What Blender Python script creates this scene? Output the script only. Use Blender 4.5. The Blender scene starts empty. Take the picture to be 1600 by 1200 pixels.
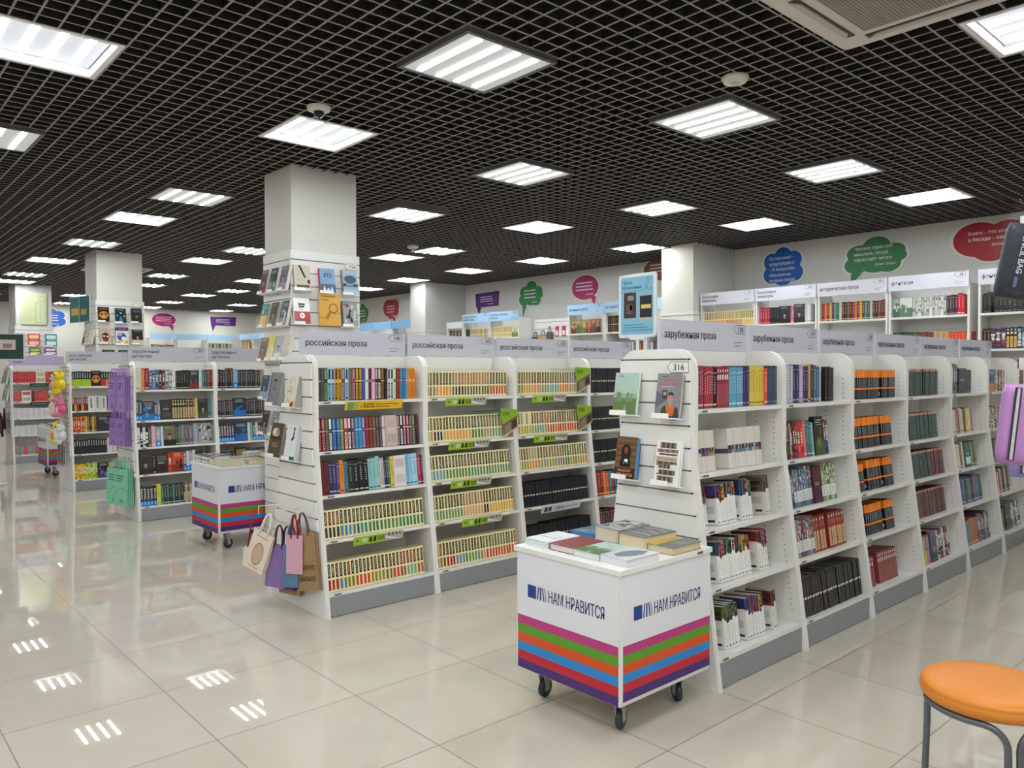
import bpy, math, random
from mathutils import Matrix, Vector

scene = bpy.context.scene
COL = scene.collection
rnd = random.Random(7)
R = math.radians

# ------------------------------------------------------------------ camera, world, exposure
cam_d = bpy.data.cameras.new('camera')
cam = bpy.data.objects.new('camera', cam_d)
COL.objects.link(cam)
F_PX, YAW, PITCH, ROLL = 1216.1, 0.84079, -0.01765, -0.0025
CAM = Vector((-1.16629, -4.93476, 1.46112))
_f = Vector((math.cos(YAW) * math.cos(PITCH), math.sin(YAW) * math.cos(PITCH), math.sin(PITCH)))
_r0 = Vector((math.sin(YAW), -math.cos(YAW), 0))
_u0 = _r0.cross(_f)
_r = _r0 * math.cos(ROLL) + _u0 * math.sin(ROLL)
_u = -_r0 * math.sin(ROLL) + _u0 * math.cos(ROLL)
cam.matrix_world = Matrix(((_r.x, _u.x, -_f.x, CAM.x), (_r.y, _u.y, -_f.y, CAM.y), (_r.z, _u.z, -_f.z, CAM.z), (0, 0, 0, 1)))
cam_d.sensor_width = 36
cam_d.lens = 36 * F_PX / 1600
cam_d.clip_start = 0.05
scene.camera = cam
world = bpy.data.worlds.new('world')
scene.world = world
world.use_nodes = True
world.node_tree.nodes['Background'].inputs[0].default_value = (0.9, 0.95, 1, 1)
world.node_tree.nodes['Background'].inputs[1].default_value = 0.05
scene.view_settings.view_transform = 'Standard'
scene.view_settings.look = 'None'
scene.view_settings.gamma = 1
scene.view_settings.use_curve_mapping = False
scene.view_settings.exposure = 0.0
TUBE_L, PANEL_L = 65.0, 0.46

# ------------------------------------------------------------------ helpers
def lin(h):
    if not isinstance(h, str):
        return tuple(h)
    h = h.lstrip('#')
    out = []
    for i in (0, 2, 4):
        c = int(h[i:i + 2], 16) / 255
        out.append(c / 12.92 if c <= 0.04045 else ((c + 0.055) / 1.055) ** 2.4)
    return tuple(out)

def nodes_of(name):
    m = bpy.data.materials.new(name)
    m.use_nodes = True
    nt = m.node_tree
    return m, nt, nt.nodes['Principled BSDF']

def painted(name, rough, spec=0.4, metal=0.0):
    m, nt, b = nodes_of(name)
    a = nt.nodes.new('ShaderNodeAttribute')
    a.attribute_name = 'Col'
    nt.links.new(a.outputs['Color'], b.inputs['Base Color'])
    b.inputs['Roughness'].default_value = rough
    b.inputs['Specular IOR Level'].default_value = spec
    b.inputs['Metallic'].default_value = metal
    return m

def plain(name, col, rough=0.5, noise=0.0, scale=8.0, spec=0.4):
    m, nt, b = nodes_of(name)
    c = lin(col)
    b.inputs['Roughness'].default_value = rough
    b.inputs['Specular IOR Level'].default_value = spec
    if noise:
        tc = nt.nodes.new('ShaderNodeTexCoord')
        n = nt.nodes.new('ShaderNodeTexNoise')
        n.inputs['Scale'].default_value = scale
        n.inputs['Detail'].default_value = 4
        mx = nt.nodes.new('ShaderNodeMix')
        mx.data_type = 'RGBA'
        mx.inputs[6].default_value = tuple(x * (1 - noise) for x in c) + (1,)
        mx.inputs[7].default_value = tuple(min(1, x * (1 + noise)) for x in c) + (1,)
        nt.links.new(tc.outputs['Object'], n.inputs['Vector'])
        nt.links.new(n.outputs['Fac'], mx.inputs[0])
        nt.links.new(mx.outputs[2], b.inputs['Base Color'])
    else:
        b.inputs['Base Color'].default_value = c + (1,)
    return m

def emit(name, col, strength):
    m, nt, b = nodes_of(name)
    b.inputs['Base Color'].default_value = (0.04, 0.04, 0.04, 1)
    b.inputs['Emission Color'].default_value = tuple(col) + (1,)
    b.inputs['Emission Strength'].default_value = strength
    return m

PAINT = painted('paint', 0.45)
GLOSS = painted('gloss_cover', 0.25, 0.5)
METAL = painted('grey_metal', 0.35, 0.5, 0.6)
WALLM = plain('wall_paint', '#d9d7d1', 0.7, 0.025, 3)
LAMINATE = plain('white_laminate', '#e4e3e0', 0.35, 0.012, 5)
GREYLAM = plain('grey_laminate', '#909297', 0.4, 0.015, 5)
SLABM = plain('void_black', '#1a1a1c', 0.9, 0.2, 2)
STRIPM = painted('graphite_grid', 0.5)

def clear_plastic():
    m, nt, b = nodes_of('clear_plastic')
    out = nt.nodes['Material Output']
    t = nt.nodes.new('ShaderNodeBsdfTransparent')
    g = nt.nodes.new('ShaderNodeBsdfGlossy')
    g.inputs['Roughness'].default_value = 0.12
    n = nt.nodes.new('ShaderNodeTexNoise')
    n.inputs['Scale'].default_value = 28
    bp = nt.nodes.new('ShaderNodeBump')
    bp.inputs['Strength'].default_value = 0.9
    bp.inputs['Distance'].default_value = 0.01
    nt.links.new(n.outputs['Fac'], bp.inputs['Height'])
    nt.links.new(bp.outputs['Normal'], g.inputs['Normal'])
    mx = nt.nodes.new('ShaderNodeMixShader')
    mx.inputs[0].default_value = 0.016
    nt.links.new(t.outputs[0], mx.inputs[1])
    nt.links.new(g.outputs[0], mx.inputs[2])
    nt.links.new(mx.outputs[0], out.inputs['Surface'])
    return m
PLASTIC = clear_plastic()

def floor_mat():
    m, nt, b = nodes_of('polished_tile')
    g = nt.nodes.new('ShaderNodeNewGeometry')
    sp = nt.nodes.new('ShaderNodeSeparateXYZ')
    nt.links.new(g.outputs['Position'], sp.inputs[0])
    def math_(op, a, bb=None):
        n = nt.nodes.new('ShaderNodeMath')
        n.operation = op
        for i, v in enumerate((a, bb)):
            if v is None:
                continue
            if isinstance(v, (int, float)):
                n.inputs[i].default_value = v
            else:
                nt.links.new(v, n.inputs[i])
        return n.outputs[0]
    ds = []
    ids = []
    for k in (0, 1):
        q = math_('DIVIDE', sp.outputs[k], 0.625)
        fr = math_('FRACT', math_('ADD', q, 100.0))
        ds.append(math_('MINIMUM', fr, math_('SUBTRACT', 1.0, fr)))
        ids.append(math_('FLOOR', math_('ADD', q, 100.0)))
    d = math_('MINIMUM', ds[0], ds[1])
    grout = math_('LESS_THAN', d, 0.0036)
    cid = nt.nodes.new('ShaderNodeCombineXYZ')
    nt.links.new(ids[0], cid.inputs[0])
    nt.links.new(ids[1], cid.inputs[1])
    wn = nt.nodes.new('ShaderNodeTexWhiteNoise')
    nt.links.new(cid.outputs[0], wn.inputs['Vector'])
    no = nt.nodes.new('ShaderNodeTexNoise')
    no.inputs['Scale'].default_value = 3.5
    no.inputs['Detail'].default_value = 6
    nt.links.new(g.outputs['Position'], no.inputs['Vector'])
    f = math_('ADD', math_('MULTIPLY', wn.outputs['Value'], 0.35), math_('MULTIPLY', no.outputs['Fac'], 0.65))
    mx = nt.nodes.new('ShaderNodeMix')
    mx.data_type = 'RGBA'
    mx.inputs[6].default_value = lin('#b9b1a4') + (1,)
    mx.inputs[7].default_value = lin('#c9c2b5') + (1,)
    nt.links.new(f, mx.inputs[0])
    mg = nt.nodes.new('ShaderNodeMix')
    mg.data_type = 'RGBA'
    mg.inputs[7].default_value = lin('#6d675e') + (1,)
    nt.links.new(grout, mg.inputs[0])
    nt.links.new(mx.outputs[2], mg.inputs[6])
    nt.links.new(mg.outputs[2], b.inputs['Base Color'])
    rr = math_('ADD', math_('MULTIPLY', grout, 0.4), math_('ADD', 0.006, math_('MULTIPLY', no.outputs['Fac'], 0.012)))
    nt.links.new(rr, b.inputs['Roughness'])
    b.inputs['Specular IOR Level'].default_value = 0.55
    return m
FLOORM = floor_mat()

_text_cache = {}
def text_geo(s):
    if s not in _text_cache:
        c = bpy.data.curves.new('glyphs', 'FONT')
        c.body = s.replace('ф', 'о')      # the ring of this letter; its stem is added below
        c.resolution_u = 2
        o = bpy.data.objects.new('glyphs', c)
        COL.objects.link(o)
        me = bpy.data.meshes.new_from_object(o.evaluated_get(bpy.context.evaluated_depsgraph_get()))
        vs = [(v.co.x, v.co.y) for v in me.vertices]
        fs = [tuple(p.vertices) for p in me.polygons]
        bpy.data.objects.remove(o)
        bpy.data.curves.remove(c)
        bpy.data.meshes.remove(me)
        for i, ch in enumerate(s):
            if ch == 'ф':
                one = text_geo('о')
                xm = text_geo(s[:i].replace('ф', 'о') + 'о')[2] - (one[2] - min(v[0] for v in one[0])) / 2
                b = len(vs)
                vs += [(xm - .04, -.2), (xm + .04, -.2), (xm + .04, .74), (xm - .04, .74)]
                fs.append((b, b + 1, b + 2, b + 3))
        _text_cache[s] = (vs, fs, max(v[0] for v in vs))
    return _text_cache[s]

class MB:
    def __init__(self):
        self.v, self.f, self.c, self.m, self.s = [], [], [], [], []
    def face(self, idx, col, mat=0, sm=False):
        self.f.append(tuple(idx)); self.c.append(lin(col)); self.m.append(mat); self.s.append(sm)
    def poly(self, pts, col, mat=0):
        b = len(self.v)
        self.v += [tuple(p) for p in pts]
        self.face(range(b, b + len(pts)), col, mat)
    def hexa(self, p, col, mat=0):
        b = len(self.v)
        self.v += [tuple(q) for q in p]
        for q in ((0, 3, 2, 1), (4, 5, 6, 7), (0, 1, 5, 4), (1, 2, 6, 5), (2, 3, 7, 6), (3, 0, 4, 7)):
            self.face([b + i for i in q], col, mat)
    def box(self, x0, y0, z0, x1, y1, z1, col='#e9e8e4', mat=0):
        self.hexa([(x0, y0, z0), (x1, y0, z0), (x1, y1, z0), (x0, y1, z0), (x0, y0, z1), (x1, y0, z1), (x1, y1, z1), (x0, y1, z1)], col, mat)
    def prism(self, pts, fn, a, b, col='#e9e8e4', mat=0):
        n = len(pts)
        s = len(self.v)
        self.v += [tuple(fn(p[0], p[1], a)) for p in pts] + [tuple(fn(p[0], p[1], b)) for p in pts]
        self.face([s + i for i in range(n)][::-1], col, mat)
        self.face([s + n + i for i in range(n)], col, mat)
        for i in range(n):
            j = (i + 1) % n
            self.face((s + i, s + j, s + n + j, s + n + i), col, mat)
    def lathe(self, prof, col, n=24, c=(0, 0, 0), mat=0, cols=None, M=None, sm=True):
        s = len(self.v)
        for (r, z) in prof:
            for k in range(n):
                a = 2 * math.pi * k / n
                p = Vector((r * math.cos(a), r * math.sin(a), z))
                if M is not None:
                    p = M @ p
                self.v.append((p.x + c[0], p.y + c[1], p.z + c[2]))
        for i in range(len(prof) - 1):
            for k in range(n):
                k2 = (k + 1) % n
                self.face((s + i * n + k, s + i * n + k2, s + (i + 1) * n + k2, s + (i + 1) * n + k), cols[i] if cols else col, mat, sm)
        self.face([s + k for k in range(n)][::-1], cols[0] if cols else col, mat, False)
        self.face([s + (len(prof) - 1) * n + k for k in range(n)], cols[-1] if cols else col, mat, False)
    def tube(self, path, r, col, n=8, mat=0):
        P = [Vector(p) for p in path]
        s = len(self.v)
        up = None
        for i, p in enumerate(P):
            t = (P[min(i + 1, len(P) - 1)] - P[max(i - 1, 0)]).normalized()
            if up is None:
                up = Vector((0, 0, 1)) if abs(t.z) < 0.9 else Vector((1, 0, 0))
            a = t.cross(up)
            if a.length < 1e-6:
                a = t.orthogonal()
            a.normalize()
            bb = a.cross(t).normalized()
            up = bb
            for k in range(n):
                w = 2 * math.pi * k / n
                q = p + a * (r * math.cos(w)) + bb * (r * math.sin(w))
                self.v.append(tuple(q))
        for i in range(len(P) - 1):
            for k in range(n):
                k2 = (k + 1) % n
                self.face((s + i * n + k, s + i * n + k2, s + (i + 1) * n + k2, s + (i + 1) * n + k), col, mat, True)
        self.face([s + k for k in range(n)][::-1], col, mat)
        self.face([s + (len(P) - 1) * n + k for k in range(n)], col, mat)
    def ball(self, c, rx, ry, rz, col, n=14, m=9, mat=0, M=None):
        s = len(self.v)
        for i in range(1, m):
            a = math.pi * i / m
            for k in range(n):
                w = 2 * math.pi * k / n
                p = Vector((rx * math.sin(a) * math.cos(w), ry * math.sin(a) * math.sin(w), rz * math.cos(a)))
                if M is not None:
                    p = M @ p
                self.v.append((p.x + c[0], p.y + c[1], p.z + c[2]))
        t = Vector((0, 0, rz)); bt = Vector((0, 0, -rz))
        if M is not None:
            t = M @ t; bt = M @ bt
        self.v.append((t.x + c[0], t.y + c[1], t.z + c[2]))
        self.v.append((bt.x + c[0], bt.y + c[1], bt.z + c[2]))
        T, B = len(self.v) - 2, len(self.v) - 1
        for i in range(m - 2):
            for k in range(n):
                k2 = (k + 1) % n
                self.face((s + i * n + k, s + (i + 1) * n + k, s + (i + 1) * n + k2, s + i * n + k2), col, mat, True)
        for k in range(n):
            k2 = (k + 1) % n
            self.face((T, s + k, s + k2), col, mat, True)
            self.face((B, s + (m - 2) * n + k2, s + (m - 2) * n + k), col, mat, True)
    def text(self, s, o, xd, yd, size, col, mat=0, width=None, center=False, bold=True):
        vs, fs, w = text_geo(s)
        o, xd, yd = Vector(o), Vector(xd), Vector(yd)
        sx = size
        if width:
            sx = width / w
        if center:
            o = o - xd * (w * sx / 2)
        b = len(self.v)
        self.v += [tuple(o + xd * (x * sx) + yd * (y * size)) for x, y in vs]
        for f in fs:
            self.face([b + i for i in f], col, mat)
        if bold:
            b = len(self.v)
            o = o + xd.cross(yd) * .00015
            self.v += [tuple(o + xd * (x * sx + .022 * size) + yd * (y * size)) for x, y in vs]
            for f in fs:
                self.face([b + i for i in f], col, mat)
        return w * sx
    def add(self, other, M):
        b = len(self.v)
        self.v += [tuple(M @ Vector(p)) for p in other.v]
        self.f += [tuple(b + i for i in f) for f in other.f]
        self.c += other.c; self.m += other.m; self.s += other.s
    def mesh(self, name, mats=None):
        me = bpy.data.meshes.new(name)
        me.from_pydata(self.v, [], self.f)
        for m in (mats or [PAINT]):
            me.materials.append(m)
        me.polygons.foreach_set('material_index', self.m)
        me.polygons.foreach_set('use_smooth', self.s)
        at = me.color_attributes.new('Col', 'FLOAT_COLOR', 'CORNER')
        buf = []
        for f, c in zip(self.f, self.c):
            buf += [c[0], c[1], c[2], 1.0] * len(f)
        at.data.foreach_set('color', buf)
        me.update()
        return me
    def build(self, name, parent=None, mats=None, bevel=0, **kw):
        o = bpy.data.objects.new(name, self.mesh(name, mats))
        COL.objects.link(o)
        if parent is not None:
            o.parent = parent
        if bevel:
            b = o.modifiers.new('edge', 'BEVEL')
            b.width = bevel
            b.segments = 2
            b.limit_method = 'ANGLE'
            b.harden_normals = False
        for k, v in kw.items():
            o[k] = v
        return o

def thing(name, label, cat, M=None, group=None):
    o = bpy.data.objects.new(name, None)
    o.empty_display_size = 0.1
    COL.objects.link(o)
    if M is not None:
        o.matrix_world = M
    o['label'] = label
    o['category'] = cat
    if group:
        o['group'] = group
    return o

def tag(o, label, cat, group=None, M=None):
    o['label'] = label
    o['category'] = cat
    if group:
        o['group'] = group
    if M is not None:
        o.matrix_world = M
    return o

def T(x, y, z):
    return Matrix.Translation((x, y, z))
def RZ(d):
    return Matrix.Rotation(R(d), 4, 'Z')
def RX(d):
    return Matrix.Rotation(R(d), 4, 'X')
def RY(d):
    return Matrix.Rotation(R(d), 4, 'Y')

def dup(root, M, label, group=None):
    r = root.copy(); COL.objects.link(r)
    r.matrix_world = M
    r['label'] = label
    if group:
        r['group'] = group
    for ch in list(root.children):
        c = ch.copy(); COL.objects.link(c); c.parent = r
        for g in ch.children:
            d = g.copy(); COL.objects.link(d); d.parent = c
    return r

ORD = ['first', 'second', 'third', 'fourth', 'fifth', 'sixth', 'seventh', 'eighth', 'ninth', 'tenth', 'eleventh', 'twelfth', 'thirteenth', 'fourteenth',
       'fifteenth', 'sixteenth', 'seventeenth', 'eighteenth', 'nineteenth'] + [t + ('' if not u else '-' + u) for t, us in (('twent', 0), ('thirt', 0), ('fort', 0)) for u in ('',)][:0]
def ordinal(n):
    if n < 19:
        return ORD[n]
    t = {2: ('twentieth', 'twenty'), 3: ('thirtieth', 'thirty'), 4: ('fortieth', 'forty'), 5: ('fiftieth', 'fifty')}[(n + 1) // 10]
    k = (n + 1) % 10
    return t[0] if k == 0 else t[1] + '-' + ORD[k - 1]

PAL = {'black': '#16161a', 'charcoal': '#3a3c42', 'grey': '#85868a', 'silver grey': '#b9bdc4', 'white': '#ecebe8', 'cream': '#e6dcae', 'beige': '#c8b294', 'tan': '#b08a52', 'brown': '#5c4030',
       'dark red': '#7a1f26', 'maroon': '#4a1620', 'red': '#c1272d', 'coral': '#df5a4c', 'orange': '#f08a1c', 'yellow': '#e3c437', 'olive': '#7f7a2c', 'lime green': '#b7cc2c', 'green': '#4c8a3a',
       'dark green': '#1f4034', 'teal': '#2f7f80', 'light teal': '#8fc0bd', 'light blue': '#8fbfe0', 'blue': '#2f6fc0', 'slate blue': '#4a6a8a', 'navy': '#232c54', 'purple': '#5a2f72', 'lilac': '#b39cc6',
       'mauve': '#a07a8c', 'pink': '#e0a6b6', 'magenta': '#b8307a', 'plum': '#5e3248', 'peach': '#eeb08c'}
def cname(h):
    c = h if isinstance(h, tuple) else lin(h)
    g = [x ** 0.45 for x in c]
    best, bd = 'grey', 9
    for k, v in PAL.items():
        q = [x ** 0.45 for x in lin(v)]
        d = sum((a - b) ** 2 for a, b in zip(g, q))
        if d < bd:
            best, bd = k, d
    return best
def C(n):
    return PAL.get(n, n)

def jit(h, a=0.06):
    c = lin(C(h))
    k = 1 + rnd.uniform(-a, a)
    return tuple(min(1, max(0, x * k)) for x in c)

# ------------------------------------------------------------------ room shell
H = 3.06
X0, X1, Y0, Y1 = -6.0, 8.03, -8.0, 16.1
def struct(name, mb, mats):
    o = mb.build(name, None, mats)
    o['kind'] = 'structure'
    return o
mb = MB(); mb.box(X0 - .2, Y0 - .2, -0.15, X1 + .2, Y1 + .2, 0, '#c0b8ab'); struct('floor', mb, [FLOORM])
mb = MB(); mb.box(X1, Y0 - .2, 0, X1 + .15, Y1 + .2, 3.6); struct('wall_right', mb, [WALLM])
mb = MB(); mb.box(X0 - .2, Y1, 0, X1, Y1 + .15, 3.6); struct('wall_back', mb, [WALLM])
mb = MB(); mb.box(X0 - .15, Y0 - .2, 0, X0, Y1, 3.6); struct('wall_left', mb, [WALLM])
mb = MB(); mb.box(X0, Y0 - .15, 0, X1, Y0, 3.6); struct('wall_front', mb, [WALLM])
mb = MB(); mb.box(X0 - .2, Y0 - .2, 3.6, X1 + .2, Y1 + .2, 3.7); struct('ceiling_slab', mb, [SLABM])

# lights: x, y, kind (d dark hung frame, w white recessed frame, g grey-brown frame)
LIGHTS = [(1.4, -1.8, 'd'), (-.3, -.5, 'w'), (-.3, 1.3, 'd'), (1.4, -.1, 'w'), (3.1, -2.1, 'd'), (4.9, -2.0, 'd'), (3.1, -.3, 'd'), (3.2, 1.5, 'g'), (6.6, -2.1, 'w'),
          (3.1, -3.9, 'w'), (5.0, -.2, 'd'), (6.6, -.3, 'w'), (4.9, 1.4, 'w'), (6.8, 1.5, 'd'), (6.8, 3.3, 'w'), (5.0, 3.4, 'd'), (5.0, 4.4, 'w'), (1.4, 2.3, 'd'), (1.4, 3.8, 'w'),
          (1.4, 5.7, 'd'), (1.4, 7.9, 'w'), (1.4, 9.8, 'd'), (1.5, 11.3, 'w'), (3.1, 6.5, 'w'), (3.2, 8.5, 'd'), (3.1, 5.0, 'd'), (6.7, 4.9, 'w'), (6.7, 6.6, 'w'), (3.4, 10.2, 'd'),
          (5.0, 10.2, 'd'), (4.9, 11.8, 'w'), (4.9, 13.6, 'd'), (5.0, 15.4, 'd'), (6.6, 13.6, 'w'), (6.8, 15.4, 'd'), (4.7, 8.5, 'w'), (3.0, 13.5, 'w'), (3.2, 15.4, 'd'), (6.9, 8.4, 'w'),
          (-2.0, -.5, 'd'), (-2.0, 2.3, 'd'), (-2.0, 5.0, 'w'), (-.3, -2.2, 'w'), (-2.0, -2.2, 'd'), (-.3, -3.9, 'd'), (1.4, -3.9, 'd'), (4.9, -3.9, 'd'), (6.6, -3.9, 'd'), (-2.0, -5.6, 'w'), (-.3, -6.0, 'w'), (1.4, -6.0, 'd'),
          (-.3, 4.0, 'w'), (-.3, 7.0, 'd'), (-.3, 10.0, 'w'), (-.3, 13.0, 'd'), (1.4, 14.0, 'd'),
          (-2.0, -3.9, 'd'), (-3.7, -3.9, 'w'), (-3.7, -2.2, 'd'), (-3.7, -.5, 'w'), (-3.7, -5.6, 'd'), (-2.0, -7.3, 'd'), (-.3, -7.3, 'd'), (1.4, -7.3, 'w'), (-3.7, 1.8, 'd'), (-3.7, 4.0, 'w'), (-2.0, 7.5, 'd'), (.5, -4.7, 'd'), (-1.2, -4.7, 'd'), (-1.2, -6.6, 'd'), (.5, -6.8, 'd')]  # unseen lamps added to brighten the floor and carts near the camera
HOLES = [(x, y, .3) for x, y, k in LIGHTS] + [(2.22, -3.57, .425), (2.35, 8.2, .425)]
PILLARS = [(1.63, .78, 2.21, 1.26), (1.63, 6.45, 2.2, 7.03), (1.58, 11.75, 2.16, 12.4)]
mb = MB()
def cut(lo, hi, blocks):
    segs = [(lo, hi)]
    for a, b in blocks:
        n = []
        for s, e in segs:
            if b <= s or a >= e:
                n.append((s, e))
            else:
                if a > s: n.append((s, a))
                if b < e: n.append((b, e))
        segs = n
    return [s for s in segs if s[1] - s[0] > .01]
Z0c, Z1c = H, H + .04
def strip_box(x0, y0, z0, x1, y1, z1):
    # grid strip: paler underside, near-black sides; its shading is put into the colour
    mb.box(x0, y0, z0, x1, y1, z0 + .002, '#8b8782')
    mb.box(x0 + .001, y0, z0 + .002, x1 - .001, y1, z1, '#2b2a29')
BLK = [(x - h, y - h, x + h, y + h) for x, y, h in HOLES] + [(a - .02, b - .02, c + .02, d + .02) for a, b, c, d in PILLARS] + [(7.1, .87, 8.03, 1.36), (7.1, 6.66, 8.03, 7.13)]
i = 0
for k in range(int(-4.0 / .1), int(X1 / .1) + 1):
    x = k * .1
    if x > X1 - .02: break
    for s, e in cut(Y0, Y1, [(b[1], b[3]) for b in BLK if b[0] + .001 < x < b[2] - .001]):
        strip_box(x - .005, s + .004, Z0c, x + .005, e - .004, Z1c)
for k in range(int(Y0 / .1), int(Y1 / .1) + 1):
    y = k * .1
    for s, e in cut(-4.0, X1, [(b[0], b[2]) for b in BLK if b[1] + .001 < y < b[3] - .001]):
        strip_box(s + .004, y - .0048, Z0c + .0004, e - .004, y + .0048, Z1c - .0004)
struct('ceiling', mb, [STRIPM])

# wall piers (half columns on the side wall)
for n, (a, b, lab) in enumerate([(.87, 1.36, 'white wall pier rising behind the lilac 128 sign'), (6.66, 7.13, 'white wall pier between the two runs of blue-signed wall shelves')]):
    p = thing('wall_pier', lab, 'pier', T(7.1, a, 0))
    m = MB(); m.box(0, 0, 0, .925, b - a, H + .3); m.build('shaft', p, [WALLM])
    m = MB(); m.box(-.014, -.014, 2.16, .6, b - a + .014, 2.2); m.box(-.012, -.012, 0, .6, b - a + .012, 2.15); m.build('cladding', p, [LAMINATE])

# ------------------------------------------------------------------ ceiling lamps
EM = {}
for key, c in (('d', (.97, 1.0, .95)), ('w', (.94, .98, 1.03)), ('g', (.96, 1.0, 1.0))):
    EM[key] = (emit('tube_' + key, c, TUBE_L), emit('diffuser_' + key, c, PANEL_L if key == 'd' else PANEL_L * 1.5))
def light_proto(kind):
    lo = -.026 if kind == 'd' else (-.07 if kind == 'g' else 0.0)
    t = thing('ceiling_light', '', 'ceiling light')
    m = MB()
    fc = {'d': '#5c5c60', 'w': '#eeeeee', 'g': '#6f6660'}[kind]
    hz = .05
    w = .294
    fl = .022 if kind != 'w' else .028
    for a in ((-w, -w, w, -w + fl), (-w, w - fl, w, w), (-w, -w + fl, -w + fl, w - fl), (w - fl, -w + fl, w, w - fl)):
        m.box(a[0], a[1], lo, a[2], a[3], hz, fc)
    m.box(-w, -w, hz, w, w, hz + .004, '#888888')
    m.build('housing', t)
    dz = lo + .003 if kind != 'w' else .042
    m = MB()
    q = w - fl - (.001 if kind != 'w' else .009)
    m.box(-q, -q, dz, q, q, dz + .004, '#cccccc')
    m.build('diffuser', t, [EM[kind][1]])
    for j in range(4):
        yy = (-.2 + .1333 * j) * .92
        m = MB()
        m.box(yy - .0155, -q + .02, dz - .003, yy + .0155, q - .02, dz - .0005, '#ffffff')
        m.build('tube', t, [EM[kind][0]])
    return t
protos = {}
kn = {'d': 'dark framed', 'w': 'white framed', 'g': 'grey-brown framed'}
ROWS = ((-3.7, 'row beyond the open floor'), (-2, 'row over the open floor'), (-.3, 'row beside the pillar row'), (1.4, 'row above the pillars'), (3.15, 'first row past the pillars'), (4.95, 'second row past the pillars'), (6.7, 'row next to the bubble wall'))
def lrow(x):
    return min([(abs(x - c), nm) for c, nm in ROWS])[1]
def lamp_seen(x, y):
    for dx in (-.28, .28):
        for dy in (-.28, .28):
            v = Vector((x + dx, y + dy, H)) - CAM
            z = v.dot(_f)
            if z > .3 and abs(v.dot(_r) / z * F_PX) < 800 and abs(v.dot(_u) / z * F_PX) < 600:
                return True
    return False
for n, (x, y, k) in enumerate(LIGHTS):
    loc = T(x, y, H)
    row = sorted([q[1] for q in LIGHTS if lrow(q[0]) == lrow(x) and lamp_seen(q[0], q[1])])
    if lamp_seen(x, y):
        lab = f"{kn[k]} square ceiling light, {ordinal(row.index(y))} in view along the {lrow(x)}"
    else:
        lab = f"{kn[k]} square ceiling light added outside the view, over the open floor and shelves"
    if k not in protos:
        protos[k] = light_proto(k)
        protos[k].matrix_world = loc
        protos[k]['label'] = lab
        protos[k]['group'] = 'square ceiling lights' if lamp_seen(x, y) else 'lamps outside the view'
    else:
        dup(protos[k], loc, lab, 'square ceiling lights' if lamp_seen(x, y) else 'lamps outside the view')

# air conditioners, detector, cameras
def aircon(x, y, lab):
    t = thing('air_conditioner', lab, 'air conditioner', T(x, y, H))
    m = MB()
    pts = []
    for cx, cy, a0 in ((.38, .38, 0), (-.38, .38, 90), (-.38, -.38, 180), (.38, -.38, 270)):
        for k in range(5):
            a = R(a0 + k * 22.5)
            pts.append((cx + .04 * math.cos(a), cy + .04 * math.sin(a)))
    m.prism(pts, lambda u, v, w: (u, v, w), -.03, -.002, '#cfcac2')
    m.build('fascia', t, bevel=.006)
    m = MB()
    m.box(-.25, -.25, -.036, .25, .25, -.0305, '#a39c93')
    for k in range(34):
        yy = -.24 + k * .0145
        m.box(-.245, yy, -.039, .245, yy + .006, -.0362, '#8f877e')
    m.build('intake_grille', t)
    for k in range(4):
        m = MB()
        m.box(-.27, -.345, -.0325, .27, -.30, -.0302, '#3a3734')
        pr = [(-.27, -.0325), (.27, -.0325), (.25, -.036), (-.25, -.036)]
        m.prism([(-.27, -.342), (.27, -.342), (.22, -.312), (-.22, -.312)], lambda u, v, w: (u, v, w), -.040, -.033, '#b5aea5')
        o = m.build('louver', t)
        o.rotation_euler.z = k * math.pi / 2
aircon(2.22, -3.57, 'white four-way cassette air conditioner cut by the top edge of the picture')
aircon(2.35, 8.2, 'white cassette air conditioner far off, half hidden behind the second pillar')
d = thing('smoke_detector', 'round white smoke detector on the dark grid ceiling', 'smoke detector', T(2.6, -2.56, H))
m = MB(); m.lathe([(.04, -.034), (.06, -.03), (.072, -.012), (.075, .0)], '#d9d4cc', 28); m.build('body', d)
m = MB(); m.lathe([(.022, -.038), (.026, -.0345)], '#c2bcb2', 20); m.build('sensor', d)
d = thing('dome_camera', 'white dome security camera on the ceiling grid above the nearest pillar', 'security camera', T(1.13, -.62, H))
m = MB(); m.lathe([(.05, -.03), (.066, -.022), (.072, -.004), (.072, 0)], '#dcd8d0', 28); m.build('base', d)
m = MB(); m.lathe([(.004, -.068), (.016, -.064), (.027, -.052), (.032, -.03)], '#1d1d20', 24); m.build('dome', d, [GLOSS])
d = thing('dome_camera', 'small white security camera on the ceiling beside a yellowish far light', 'security camera', T(4.55, 3.35, H))
m = MB(); m.lathe([(.05, -.04), (.07, -.028), (.075, 0)], '#d8d5cf', 24); m.build('base', d)
m = MB(); m.lathe([(.004, -.066), (.018, -.06), (.03, -.0405)], '#b9b6b0', 20); m.build('dome', d)

# ------------------------------------------------------------------ books
BOOKS = []      # records of every shelved book
def xq(m, x0, x1, z0, z1, y, col):
    m.poly([(x0, y, z0), (x1, y, z0), (x1, y, z1), (x0, y, z1)], col)

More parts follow.
